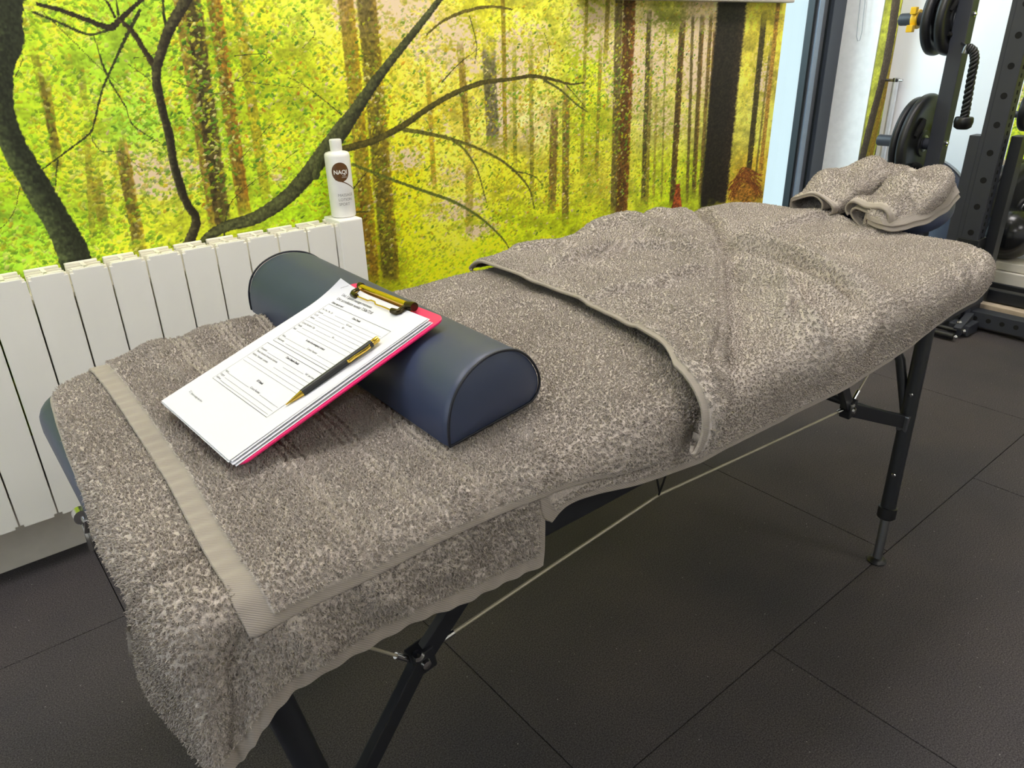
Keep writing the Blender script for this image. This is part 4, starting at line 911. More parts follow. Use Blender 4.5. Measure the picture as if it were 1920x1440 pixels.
# the layer below runs up into the roll of the fold
wB = smoothstep(0, .05, dh) 
hBase = hB - .003 * smoothstep(.06, .0, fd) + np.where(hemB > .5, .001 * np.sin(QB[..., 1] * 260) * smoothstep(.033, .0, dh), 0)
lowF = HF + .010 * smoothstep(.10, .01, dist_poly(QF, resample(foldB, 40))) + .006 * smoothstep(.12, .0, dist_poly(QF, resample(hemC1, 40))) * smoothstep(1.05, .75, QF[..., 1])
ffd = dist_poly(QF, resample(foldB, 40))
hF = cloth_h(QF, 0, hemF, rgF, None, .0046, .0028) + grooves(QF, grF, .0055, .0032) + np.minimum(lowF, HB + .003 + (HF - HB - .003) * np.sqrt(np.clip((ffd + .006) / .014, 0, 1)) + .0 * ffd) 
hF += .010 * np.exp(-((QF[..., 0] - .70) / .10) ** 2 - ((QF[..., 1] - .60) / .10) ** 2) * smoothstep(.08, .0, dist_poly(QF, resample(hemC1, 40)))
PB = drape(QB[..., 0], QB[..., 1], hBase); PF = drape(QF[..., 0], QF[..., 1], hF)
# roll joining the two layers
Pm = PF[-1]; Pb = PB[-1]; out = foldB[-1] - foldB[0]
k_ = 6; roll = []
fq = resample(foldB, nvB); tq = np.gradient(fq, axis=0); nq = np.stack([tq[:, 1], -tq[:, 0]], -1); nq /= np.linalg.norm(nq, axis=-1, keepdims=True) + 1e-9
hb_e = hBase[-1]; hf_e = hF[-1]
for k in range(1, k_):
    a = PI * k / k_; r_ = np.maximum(.004, (hf_e - hb_e) / 2) * np.clip(np.arange(nvB) / 30, .15, 1); hh = (hb_e + hf_e) / 2 - np.cos(a) * (hf_e - hb_e) / 2
    qq = fq + nq * (np.sin(a) * r_ * 1.2)[:, None]; roll.append(drape(qq[:, 0], qq[:, 1], hh))
PBF = np.concatenate([PB, np.array(roll), PF[::-1]], 0); hemBF = np.concatenate([hemB, np.zeros((k_ - 1, nvB)), hemF[::-1]], 0)
hcx = np.interp(QB[..., 1], hemC1[:, 1], hemC1[:, 0])
mB = ((hemB < .4) & (grooves(QB, grB) > -.0019) & (QB[..., 0] < hcx + .03)).astype(float); mF = ((hemF < .4) & (grooves(QF, grF, .0055, .0032) > -.0026)).astype(float)
mB[-3:] = 1; mBF = np.concatenate([mB, np.ones((k_ - 1, nvB)), mF[::-1]], 0); QBF = np.concatenate([QB, np.repeat(fq[None], k_ - 1, 0), QF[::-1]], 0)
isB = np.zeros(mBF.shape); isB[:nB] = 1
z1_ = isB * (QBF[..., 0] < .5); z2_ = isB * (QBF[..., 0] >= .5)
o = solid_grid('bath_towel', PBF, hemBF, M['towel'], .006, Q=QBF, sgn=np.where(isB > 0, 1.0, -1.0), masks=[(mBF * z1_, .0017, .0040, .00055, .0040, 5), (mBF * z2_, .0020, .0034, .00066, .0042, 6), (mBF * (1 - isB), .0022, .0031, .00075, .0044, 7)])
tag(o, 'grey terry towel laid on top, its far end folded back beside the bolster', 'towel')
o = MB(); c_ = on(968, 483, 1, 1.215)
o = MB().beam((c_[0] - .03, 1.222, c_[2] - .010), (c_[0] + .035, 1.215, c_[2] + .004), .014, .0012, (0, .6, 1)).build('care_tag', M['tag']); 
o.parent = bpy.data.objects['bath_towel.002']; o['label'] = 'white care tag'

# ------------------------------------------------------------------ half-round bolster
bol = empty('bolster', (.51, .96, .722), 'navy vinyl half-round bolster lying across the towels under the clipboard', 'bolster')
bol.matrix_world = Matrix.Translation((.512, .96, .7235)) @ Matrix.Rotation(math.radians(-1.6), 4, 'Z')
HL, BW, BH = .325, .086, .094
def bprof():
    C_ = [(-.088, 0), (-.0885, .016), (-.0865, .036), (-.077, .060), (-.056, .080), (-.026, .0915), (.004, .0925), (.034, .084), (.058, .066), (.074, .044), (.080, .026), (.077, .012), (.066, .002), (.05, 0)]
    P_ = resample_(np.array(C_), 46); return [(float(x), max(0.0, float(z))) for x, z in P_]
def resample_(P_, n): return resample(P_, n)
pr = bprof()
V = []; rings = []
ysl = [-HL, -HL + .004, -HL + .012] + list(np.linspace(-HL + .05, HL - .05, 9)) + [HL - .012, HL - .004, HL]
for y in ysl:
    t = min(1.0, (HL - abs(y)) / .012); ins = .0045 * (1 - math.sqrt(max(0, 1 - (1 - t) ** 2))) if t < 1 else 0
    kx = (BW - ins) / BW; kz = (BH - ins) / BH
    rings.append([(x * kx, y + (.20 * (x + .088) * max(0, min(1, (-y - .1) / .2))), z * kz) for x, z in pr])
m = MB(); n = len(pr)
for R_ in rings: V += R_
Fc = [(j * n + i, j * n + i + 1, (j + 1) * n + i + 1, (j + 1) * n + i) for j in range(len(rings) - 1) for i in range(n - 1)]
Fc += [(j * n, (j + 1) * n, (j + 1) * n + n - 1, j * n + n - 1) for j in range(len(rings) - 1)]
m.add(V, Fc); m.build('cover', M['navy'], bol, True, 50)
for sgn in (-1, 1):
    y = sgn * HL; V = []; Fc = []; kk = [1, .94, .8, .6, .35, .1]
    for s_i, s_ in enumerate(kk):
        bulge = .010 * (1 - s_ ** 2.5)
        V += [(x * s_ * .96, y + (.20 * (x * s_ + .088) if sgn < 0 else 0) + sgn * bulge, BH * .40 + (z - BH * .40) * s_ * .96 + (.0 if s_ < 1 else 0)) for x, z in pr]
    for j in range(len(kk) - 1):
        for i in range(n): Fc.append((j * n + i, j * n + (i + 1) % n, (j + 1) * n + (i + 1) % n, (j + 1) * n + i))
    Fc.append(tuple(range((len(kk) - 1) * n, len(kk) * n)))
    MB().add(V, Fc).build('end_panel', M['navy'], bol, True, 60)
    MB().tube([(x * .985, y + (.20 * (x + .088) if sgn < 0 else 0) + sgn * .001, z * .985 + .0012) for x, z in pr] + [(pr[0][0] * .985, y + sgn * .001, .0012)], .0017, 10).build('piping', M['seam'], bol, True, 60)

# ------------------------------------------------------------------ clipboard with form and pen
BLp = Vector((.187, .960, .742)); BRp = Vector((.199, .75, .741)); TRp = Vector((.48, .766, .834))
ex = (BRp - BLp).normalized(); ey = (TRp - BRp); ey = (ey - ex * ey.dot(ex)).normalized(); ez = ex.cross(ey)
MT = Matrix([[ex[i], ey[i], ez[i], BLp[i]] for i in range(3)] + [[0, 0, 0, 1]])
def card(x0, x1, y0, y1, z0, z1, r, e=.0006):
    P_ = rrect(x0, x1, y0, y1, r, 6); P2 = rrect(x0 + e, x1 - e, y0 + e, y1 - e, max(r - e, .0005), 6); n = len(P_)
    V = [(a, b_, z0) for a, b_ in P2] + [(a, b_, z0 + e) for a, b_ in P_] + [(a, b_, z1 - e) for a, b_ in P_] + [(a, b_, z1) for a, b_ in P2]
    Fc = [tuple(range(n - 1, -1, -1)), tuple(range(3 * n, 4 * n))]
    for j in range(3):
        for i in range(n): Fc.append((j * n + i, j * n + (i + 1) % n, (j + 1) * n + (i + 1) % n, (j + 1) * n + i))
    return MB().add(V, Fc)
cb = empty('clipboard', label='magenta pink clipboard with gold clip leaning on the navy bolster', cat='clipboard', matrix=MT)
card(.0, .222, .003, .3155, -.0090, -.0062, .014).build('board', M['pink'], cb, True, 40)
clip = MB(); clip.tube([(.042, .3035, .003), (.168, .3035, .003)], .0042, 16).box((.043, .2995, -.004), (.167, .309, .0), .001)
cl = clip.build('clip', M['gold'], cb, True, 40)
MB().tube([(.158, .301, .003), (.168, .3045, .003), (.1725, .3045, .003)], .0062, 14).tube([(.0445, .3045, .003), (.0375, .3045, .003)], .005, 14).build('hinge_end', M['darkgold'], cl, True, 40)
w_ = MB().tube([(.060, .2842, .0030), (.088, .2842, .0030), (.092, .287, .0030), (.102, .287, .0030), (.108, .2835, .0030), (.115, .2835, .0030), (.122, .2842, .0030), (.146, .2842, .0030)], .0011, 10).tube([(.049, .300, .004), (.049, .284, .0028)], .0014, 8).tube([(.158, .300, .004), (.158, .284, .0028)], .0014, 8)
w_.build('wire', M['gold'], cl, True, 60)
for sx, x0 in ((1, .046), (-1, .1605)):
    MB().tube([(x0 + sx * 0.001, .297, .0036), (x0 + sx * .0, .2875, .0033), (x0 + sx * .0025, .2845, .0032), (x0 + sx * .013, .2838, .0032)], [.0036, .0042, .0044, .0040], 14).build('rubber_corner', M['darkgold'], cl, True, 60)
# sheets of paper
def curl(x, y, a=1.0):
    d_ = math.hypot(max(0, .060 - x), max(0, y - .245) ) if (x < .060 and y > .245) else 0
    t = max(0.0, ((.06 - x) / .06 + (y - .245) / .052) - 0.72)
    return a * .011 * t ** 2
def curl_shift(x, y, a=1.0):
    c = curl(x, y, a); return x + c * .9, y - c * .3, c
def sheet(z, dx, dy, rot, a, name='paper_sheet', w_=.21, h_=.297, wave=0.0):
    m = MB(); nx, ny = 22, 30; V = []; ca, sa = math.cos(rot), math.sin(rot)
    for side in (0, 1):
        for i in range(nx):
            for j in range(ny):
                x = w_ * i / (nx - 1); y = h_ * j / (ny - 1); X, Y_, c = curl_shift(x, y, a)
                xr = X * ca - Y_ * sa + dx; yr = X * sa + Y_ * ca + dy
                c += wave * (x / w_) ** 3 * math.sin(PI * y / h_) ** 2
                V.append((xr, yr, z + c - side * .00018))
    Fc = []; N0 = nx * ny
    for i in range(nx - 1):
        for j in range(ny - 1):
            a_ = i * ny + j; Fc += [(a_, a_ + ny, a_ + ny + 1, a_ + 1), (N0 + a_, N0 + a_ + 1, N0 + a_ + ny + 1, N0 + a_ + ny)]
    for i in range(nx - 1):
        for j in (0, ny - 1): a_ = i * ny + j; Fc.append((a_, a_ + ny, N0 + a_ + ny, N0 + a_))
    for j in range(ny - 1):
        for i in (0, nx - 1): a_ = i * ny + j; Fc.append((a_, a_ + 1, N0 + a_ + 1, N0 + a_))
    return m.add(V, Fc)
form = empty('paper_form', label='top sheet on the clipboard, a printed client details form', cat='paper', matrix=MT)
sheet(0.0, 0, 0, 0, 1).build('sheet', M['paper'], form, True, 30)
specs = [(-.0012, .0030, .0005, .004, .1, .0008), (-.0022, -.0012, -.0012, -.003, .3, .0), (-.0034, .0065, -.0015, .006, 0, .0006), (-.0046, .0030, .0012, -.004, 0, 0), (-.0056, .009, -.0005, .009, 0, 0)]
for (z, dx, dy, rt, a, wv) in specs:
    e = sheet(z, dx, dy, rt, a, wave=wv).build('paper_sheet', M['paper'], None, True, 30); e.matrix_world = MT
    tag(e, 'white paper sheet under the printed form, only its edges showing', 'paper', 'sheets under the printed form')
ink = MB()
def ttext(s_, x, y, size, bold=0, align='LEFT', sp=1.0, sx=1.0):
    TV, TF = text_mesh(s_, size, bold, sp, align); out_ = []
    for a, b_, c in TV:
        X, Y_, cc = curl_shift(x + a * sx, y + b_, 1.0); out_.append((X, Y_, .00035 + cc))
    ink.add(out_, TF)
def line(x0, y0, x1, y1, w_=.00035):
    n = 12; pts = []; L_ = math.hypot(x1 - x0, y1 - y0); nx_, ny_ = -(y1 - y0) / L_ * w_ / 2, (x1 - x0) / L_ * w_ / 2; V = []
    for k in range(n + 1):
        t = k / n; x = x0 + (x1 - x0) * t; y = y0 + (y1 - y0) * t
        for s__ in (-1, 1):
            X, Y_, cc = curl_shift(x + nx_ * s__, y + ny_ * s__, 1.0); V.append((X, Y_, .00035 + cc))
    ink.add(V, [(2 * k, 2 * k + 2, 2 * k + 3, 2 * k + 1) for k in range(n)])
ttext('Unit 3 Sports massage treatments', .029, .2755, .0072, 0, sx=.78)
ttext('Unit accreditation number T/506/7218', .029, .2665, .0076, 0, sx=.76)
ttext('Client report card', .0295, .2572, .0048, .00012, sx=.85)
def boxl(x0, y1, x1, y0):
    line(x0, y0, x1, y0, .0005); line(x0, y1, x1, y1, .0005); line(x0, y0, x0, y1, .0004); line(x1, y0, x1, y1, .0004)
boxl(.0285, .2535, .184, .1585); boxl(.0250, .1510, .1815, .0650)
def row(y, lab, x=.031, x1=.181, sz=.0046, mid=None, mx=.105):
    ttext(lab, x, y, sz, 0, sx=.8); xl = x + len(lab) * sz * .42 + .002
    if mid: line(xl, y - .0004, mx - .002, y - .0004, .0003); ttext(mid, mx, y, sz, 0, sx=.8); xl = mx + len(mid) * sz * .42 + .002
    line(xl, y - .0004, x1, y - .0004, .0003)
ttext('Client Details', .100, .2462, .0046, .00012, sx=.8)
row(.2395, 'Mr / Mrs / Ms / Dr'); row(.2325, 'Surname', mid='Full name'); row(.2255, 'D.O.B.', mid='Age'); row(.2185, 'Address'); line(.031, .2115, .181, .2115, .0003)
row(.2045, 'Contact Numbers: Day', mid='Eve', mx=.112); row(.1975, 'Mobile'); row(.1895, 'Email')
ttext('In case of an emergency contact', .080, .1818, .0046, .00012, sx=.8); row(.1712, 'Name', mid='Contact Number', mx=.100); row(.1635, 'Relationship')
ttext('Client Lifestyle Details', .088, .1448, .0046, .00012, sx=.8)
row(.1382, 'Occupation', x=.028, x1=.179, mid='Full / part time', mx=.150); row(.1315, 'Physical demands of work and activities', x=.028, x1=.179); row(.1245, 'Hobbies / Interests / activities', x=.028, x1=.179); line(.028, .1170, .179, .1170, .0003); line(.028, .1105, .179, .1105, .0003)
ttext('GP Details', .096, .0955, .0046, .00012, sx=.8); row(.0830, 'Name', x=.027, x1=.178, mid='Contact Number', mx=.101); row(.0755, 'Surgery', x=.027, x1=.178); row(.0690, 'Address', x=.027, x1=.178)
ttext('2  |', .0215, .0315, .0046, .0001, sx=.8); ttext('Sports massage client form', .0285, .0308, .0042, 0, sx=.75)
line(.0150, .2850, .0228, .2945, .0005)
ink.build('printed_text', M['ink'], form)
# pen
pt = Vector((.1868, .0916, .0018)); pe = Vector((.1885, .2312, .0))
pa = Vector((.1865, .0905, .0012)); pb = Vector((.1905, .2320, .0052)); dd = (pb - pa).normalized(); PL = (pb - pa).length; side = dd.cross(Vector((0, 0, 1))).normalized(); upv = side.cross(dd)
pen = empty('ballpoint_pen', label='matt black ballpoint pen with gold tip and clip lying on the form', cat='pen', matrix=MT)
Rp = .0045
off = Vector((0, 0, .0006))
def axp(t): return pa + dd * t
MB().lathe(axp(0) + Vector((0, 0, .0012)), dd, [(0, 0), (.0009, .0), (.0012, .0035), (.0022, .010), (.0036, .021), (.0043, .0235), (0, .0235)], 32).build('tip', M['gold'], pen, True, 45)
MB().lathe(axp(0) + Vector((0, 0, .0012)), dd, [(0, .0235), (.0045, .0237), (.0047, .03), (.0047, PL - .0125), (.0044, PL - .0115), (0, PL - .0115)], 32).build('barrel', M['penblack'], pen, True, 45)
MB().lathe(axp(0) + Vector((0, 0, .0012)), dd, [(0, PL - .0115), (.0041, PL - .0113), (.0041, PL - .002), (.0034, PL - .001), (0, PL - .0008)], 32).build('push_button', M['gold'], pen, True, 45)
cs = side * .0062; base_ = Vector((0, 0, .0030))
cp = [axp(PL - .017) + side * .0040 + base_, axp(PL - .018) + side * .0070 + base_, axp(PL - .026) + side * .0074 + base_, axp(PL - .042) + side * .0060 + base_, axp(PL - .050) + side * .0066 + base_, axp(PL - .052) + side * .0046 + base_]
cmb = MB()
for a_, b_ in zip(cp[:-1], cp[1:]): cmb.beam(a_, b_, .0042, .0011, side, .0003)
cmb.build('pocket_clip', M['gold'], pen, True, 40)

# ------------------------------------------------------------------ face cradle with folded towel
cr = empty('face_cradle', (2.0, .9, .7), 'navy padded face cradle at the far end of the table under the folded towel', 'face cradle')
cr_tilt = math.radians(15)
def crp(a, rad, z):
    """horseshoe in its tilted plane; a=0 at the top (far end)"""
    return Vector((1.99, .892, .745)) + Vector((math.cos(cr_tilt), 0, math.sin(cr_tilt))) * (rad * math.cos(a)) + Vector((0, 1, 0)) * (rad * 1.05 * math.sin(a)) + Vector((-math.sin(cr_tilt), 0, math.cos(cr_tilt))) * z
pts = [crp(a, .100, -.004) for a in np.linspace(-2.55, 2.55, 33)]
bpy.context.view_layer.update()
m = MB(); V = []; nn = 20
for i, p in enumerate(pts):
    d = (pts[min(i + 1, 32)] - pts[max(i - 1, 0)]).normalized(); up_ = Vector((-math.sin(cr_tilt), 0, math.cos(cr_tilt))); r_ = d.cross(up_).normalized(); tt = min(i, 32 - i) / 3; kx = math.sqrt(max(.05, 1 - (1 - min(1, tt)) ** 2))
    for k in range(nn):
        a = 2 * PI * k / nn; V.append(p + r_ * (.055 * kx * math.copysign(abs(math.cos(a)) ** .7, math.cos(a))) + up_ * (.032 * kx * math.copysign(abs(math.sin(a)) ** .7, math.sin(a))))
Fc = [(i * nn + k, i * nn + (k + 1) % nn, (i + 1) * nn + (k + 1) % nn, (i + 1) * nn + k) for i in range(32) for k in range(nn)] + [tuple(range(nn)), tuple(range(32 * nn, 33 * nn))]
loc_build(m.add(V, Fc), 'cushion', M['navy'], cr, True, 60)
loc_build(MB().box((1.78, .80, .612), (1.96, .815, .63), .002).box((1.78, .945, .612), (1.96, .96, .63), .002).beam((1.95, .80, .62), (2.08, .83, .715), .012, .012).beam((1.95, .96, .62), (2.08, .93, .715), .012, .012).box((1.93, .79, .612), (1.95, .97, .63), .002), 'support_arm', M['blackmetal'], cr)
loc_build(MB().box((1.845, .80, .64), (1.95, .98, .712), .012), 'dark_gap_block', M['navy'], cr)  # navy block added to keep the gap under the towel dark

def lobe(path, widths, thick, roll_, turns=1.6, name='x', droop=0.0):
    """folded towel arm: flattened spiral cross-section swept along a path"""
    npth = 90; T = np.linspace(0, 1, len(path)); tt = np.linspace(0, 1, npth)
    Pp = np.stack([np.interp(tt, T, np.array(path)[:, k]) for k in range(3)], -1)
    for _ in range(25): Pp[1:-1] = (Pp[:-2] + Pp[2:] + 2 * Pp[1:-1]) / 4
    W_ = np.interp(tt, T, widths); TH = np.interp(tt, T, thick)
    return Pp, W_, TH, tt
def folded(path, widths, thicks, side_v, nsp=300, seed=0, turns=1.75, hemlen=.05):
    Pp, W_, TH, tt = lobe(path, widths, thicks, 0); npth = len(tt)
    n = nsp; s = np.linspace(0, 1, n)
    phi = -.55 + s * 2 * PI * turns; rr = 1 - .26 * smoothstep(.45, .75, s) - .30 * smoothstep(.72, 1, s)
    cxs = rr * np.cos(phi); czs = rr * np.sin(phi)
    cxs = np.sign(cxs) * np.abs(cxs) ** .85; czs = np.sign(czs) * np.abs(czs) ** .8
    T_ = np.gradient(Pp, axis=0); T_ /= np.linalg.norm(T_, axis=-1, keepdims=True)
    sv_ = np.array(side_v, float); S_ = sv_[None] - (T_ @ sv_)[:, None] * T_; S_ /= np.linalg.norm(S_, axis=-1, keepdims=True); U_ = np.cross(S_, T_); U_ *= np.sign(U_[:, 2:3])
    wob = 1 + .16 * (vnoise(tt[:, None] * 5 + seed, s[None] * 8, 21 + seed) - .5) * 2
    X = W_[:, None] / 2 * cxs[None] * wob; Z = TH[:, None] / 2 * czs[None] * wob
    Z = Z + .006 * np.sin(tt[:, None] * 16 + s[None] * 9 + seed) * (czs[None] > 0) + .006 * np.sin(tt[:, None] * 9 - X * 60 + seed)
    for _ in range(3): X[:, 1:-1] = (X[:, :-2] + X[:, 2:] + 2 * X[:, 1:-1]) / 4; Z[:, 1:-1] = (Z[:, :-2] + Z[:, 2:] + 2 * Z[:, 1:-1]) / 4
    gx_ = np.gradient(X, axis=1); gz_ = np.gradient(Z, axis=1); L_ = np.sqrt(gx_ ** 2 + gz_ ** 2) + 1e-9; nx_, nz_ = gz_ / L_, -gx_ / L_
    th = .0022
    XX = np.concatenate([X + nx_ * th, (X - nx_ * th)[:, ::-1]], 1); ZZ = np.concatenate([Z + nz_ * th, (Z - nz_ * th)[:, ::-1]], 1)
    XX = np.concatenate([XX, XX[:, :1]], 1); ZZ = np.concatenate([ZZ, ZZ[:, :1]], 1); NX_ = np.concatenate([nx_, -nx_[:, ::-1], nx_[:, :1]], 1); NZ_ = np.concatenate([nz_, -nz_[:, ::-1], nz_[:, :1]], 1)
    P_ = Pp[:, None] + S_[:, None] * XX[..., None] + U_[:, None] * ZZ[..., None]; Nn = S_[:, None] * NX_[..., None] + U_[:, None] * NZ_[..., None]
    hem = smoothstep(hemlen, hemlen * .8, tt)[:, None] * np.ones((1, P_.shape[1]))
    # front rim: close the cloth thickness
    Pf = P_[:1].copy(); m_ = P_.shape[1]; Pf[0, :n] = (P_[0, :n] + P_[0, n:2 * n][::-1]) / 2; Pf[0, n:2 * n] = Pf[0, :n][::-1]; Pf[0, -1] = Pf[0, 0]
    P_ = np.concatenate([Pf, P_], 0); Nn = np.concatenate([Nn[:1], Nn], 0); hem = np.concatenate([hem[:1], hem], 0)
    mk = (hem < .4).astype(float); mk[:, n - int(n * .35):n + int(n * .35)] = 0
    ii, jj = np.meshgrid(np.arange(P_.shape[0]) * .0045, np.arange(P_.shape[1]) * .0022, indexing='ij')
    v_, f_ = strands(P_, Nn, np.stack([ii, jj], -1), mk, .0030, .0042, .0010, .0055, seed + 30)
    return P_, hem, (v_, f_)
# rise of the two arms from the table up over the cradle
fc = []
L1 = [(1.805, .998, .752), (1.88, .996, .770), (1.96, .985, .793), (2.04, .962, .813), (2.10, .935, .814)]
P1, h1, e1 = folded(L1, [.125, .150, .150, .115, .07], [.052, .064, .070, .060, .04], (0, 1, 0), seed=1)
L2 = [(1.79, .840, .751), (1.86, .818, .768), (1.94, .806, .793), (2.01, .806, .813), (2.07, .818, .812)]
P2, h2, e2 = folded(L2, [.130, .142, .145, .115, .07], [.052, .062, .068, .060, .04], (0, 1, 0), seed=5)
tw = empty('folded_towel', (2.0, .88, .74), 'grey terry towel folded into two soft arms over the face cradle at the far end', 'towel')
bpy.context.view_layer.update()
ti = np.array(tw.matrix_world.inverted())[:3, 3]
for P_, h_, e_ in ((P1, h1, e1), (P2, h2, e2)):
    o = grid_obj('folded_arm', P_ + ti, M['towel'], tw, attrs={'hem': h_}, extra=(e_[0] + ti, e_[1]))
# back bridge of the towel joining the arms
L3 = [(2.06, .950, .788), (2.11, .92, .794), (2.12, .87, .794), (2.10, .83, .790), (2.06, .81, .778)]
P3_, h3, e3 = folded(L3, [.08, .09, .09, .09, .08], [.045, .05, .05, .05, .045], (1, 0, .2), seed=9)
o = grid_obj('folded_back', P3_ + ti, M['towel'], tw, attrs={'hem': h3 * 0}, extra=(e3[0] + ti, e3[1]))
# hanging right edge: two flat hems sweeping from the front corner up to the right
edge = []
for lay, (dz, dy) in enumerate(((0, 0), (-.011, -.004))):
    a_ = [(1.770, .832), (1.757, .785), (1.79, .752), (1.87, .733), (1.96, .728), (2.03, .735)]
    zed = [.755, .746, .746, .752, .772, .790]
    inn_ = [(1.778, .842), (1.80, .83), (1.85, .825), (1.91, .815), (1.98, .812), (2.04, .815)]
    zin = [.748, .768, .790, .812, .832, .842]
    nA_, nB_ = 170, 60; T = np.linspace(0, 1, 6); t_ = np.linspace(0, 1, nA_)
    def ip(L_): 
        A = np.interp(t_, T, L_); 
        for _ in range(14): A[1:-1] = (A[:-2] + A[2:]) / 2
        return A
    E0 = np.stack([ip([p[0] for p in a_]), ip([p[1] for p in a_]) + dy, ip(zed) + dz], -1); E1 = np.stack([ip([p[0] for p in inn_]), ip([p[1] for p in inn_]), ip(zin) + dz * .6], -1)
    w_ = np.linspace(0, 1, nB_)[None, :, None]; S__ = E0[:, None] * (1 - w_) + E1[:, None] * w_; S__[..., 2] += .016 * np.sin(PI * w_[..., 0]) ** 1.0
    ii, jj = np.meshgrid(np.arange(nA_), np.arange(nB_), indexing='ij'); hm = np.clip(smoothstep(9, 7, jj) + smoothstep(6, 5, ii), 0, 1)
    S__[..., 2] += terry(np.stack([ii * .0026, jj * .0022], -1) + lay, .005) * .0026 * (1 - hm) + (vnoise(ii * .06, jj * .05, 3) - .5) * .006
    o = solid_grid('folded_edge', S__ + ti, hm, M['towel'], .0045, tw, Q=np.stack([ii * .0026, jj * .0022], -1), masks=[((hm < .4).astype(float), .0030, .0042, .0010, .0055, 40 + lay)])

# ------------------------------------------------------------------ gym equipment at the right
UX = 3.50
rk = empty('power_rack', (3.45, 1.2, 0), 'charcoal steel gym rack with two drilled uprights beyond the far end of the table', 'gym rack')
bpy.context.view_layer.update()
def rratio(px, py): d = ray(px, py); return d[1] / d[0]
# back upright with the plate pegs
uy0 = UX * rratio(1825.7, 0); u1 = MB().box((UX, uy0, .0), (UX + .06, uy0 + .06, 2.3), .003)
up1 = loc_build(u1, 'upright', M['rack'], rk)
bl = MB()
for px, py in ((1824, 26), (1774, 268)):
    p = on(px + 3, py, 1, uy0); bl.lathe((UX + .035, uy0, p[2]), (0, -1, 0), [(0, .010), (.006, .009), (.007, .003), (.011, .003), (.011, 0)], 14)
sub(bl, 'bolt', M['chrome'], up1)
# drilled front upright
X2 = 3.30
ya = X2 * rratio(1896, 195.6); yb_ = X2 * rratio(1861, 195.6); ysl_ = X2 * rratio(1853.9, 195.6)
def holed_post(y0, y1, x0, x1):
    m = MB(); m.box((x0, y0, .03), (x1, y1, 2.3), .003); return m
up2 = loc_build(holed_post(ya, yb_, X2, X2 + .068), 'upright', M['rack'], rk)
hm_ = MB(); zc = on(1882, 180, 0, X2)[2]; dzh = zc - on(1869.4, 234.4, 0, X2)[2]
for k in range(-12, 9):
    z = zc - k * dzh
    if .1 < z < 2.25: hm_.lathe((X2 + .001, (ya + yb_) / 2, z), (-1, 0, 0), [(0, .0016), (.0115, .0016), (.0125, 0)], 20)
sub(hm_, 'round_hole', M['hole'], up2)
sl = MB()
z = .15
while z < 2.2:
    sl.box((X2 + .026, ya - .0012, z), (X2 + .036, ya + .001, z + .015), .0004); z += .029
sub(sl, 'slot', M['hole'], up2)
loc_build(MB().box((X2 + .004, yb_ + .0005, .05), (X2 + .075, ysl_ + .004, 2.3), .002), 'side_flange', M['rack'], rk)
zj = on(1838, 255, 0, X2)[2]
loc_build(MB().box((X2 + .006, ysl_ + .004, .12), (X2 + .07, ysl_ + .045, zj), .003), 'inner_sleeve', M['rack'], rk)
loc_build(MB().box((X2 + .07, ya - .045, .12), (X2 + .13, ya - .004, zj), .003), 'rear_sleeve', M['blackmetal'], rk)
zf = on(1846, 452, 0, X2)[2]
loc_build(MB().box((X2 - .008, ya - .008, .06), (X2 + .076, yb_ + .008, zf), .003), 'post_socket', M['blackmetal'], rk)
# base beams
bmz = .088
def beamy(x0, x1, y0, y1, z0, z1, m_, name='base_beam'): return loc_build(MB().box((x0, y0, z0), (x1, y1, z1), .003), name, m_, rk)
bb = beamy(3.35, 3.41, .1, 1.12, .022, .085, M['rack'])
hb = MB()
for k in range(18): hb.lathe((3.351, 1.043 - .0515 * k, .055), (-1, 0, 0), [(0, .0016), (.0095, .0016), (.0105, 0)], 18)
sub(hb, 'round_hole', M['hole'], bb)
beamy(3.33, 3.43, 1.06, 1.16, .0, .16, M['rack'], 'corner_plate')
beamy(3.52, 3.58, .1, 1.42, .03, .10, M['tan'], 'lit_top_beam')  # beam tops reflecting light, put in as a tan colour
beamy(3.44, 3.49, .1, 1.12, .03, .094, M['tan'], 'lit_top_beam')
beamy(3.48, 3.52, .1, 1.10, .10, .15, M['blackmetal'])
beamy(3.41, 3.60, 1.36, 1.46, .0, .05, M['rack'], 'corner_plate')
ft_ = MB().box((3.15, 1.00, .012), (3.21, 1.115, .03), .004)
sh = MB().cyl((3.165, 1.135, .020), (3.165, 1.045, .020), .014, 20).cyl((3.205, 1.13, .034), (3.205, 1.05, .034), .010, 16)
ca = loc_build(sh, 'foot_roller', M['rubber'], rk, True, 40)
cc = MB()
for p in ((3.165, 1.138, .020), (3.165, 1.038, .020), (3.235, 1.058, .060), (3.235, 1.035, .028)): cc.lathe(p, (-1, .4, 0), [(0, .012), (.007, .010), (.010, 0), (0, -.01)], 16)
sub(cc, 'bolt', M['chrome'], ca)
loc_build(MB().beam((3.20, 1.05, .03), (3.34, 1.06, .06), .03, .04, (0, 0, 1), .003).box((3.24, 1.02, .006), (3.34, 1.10, .05), .004), 'foot_bracket', M['rack'], rk)
cb_ = on(1820, 566, 0, 3.44); loc_build(MB().lathe((3.42, 1.12, cb_[2] + .02), (-1, 0, 0), [(0, .012), (.008, .01), (.011, 0), (0, -.01)], 16), 'bolt', M['chrome'], rk, True, 40)
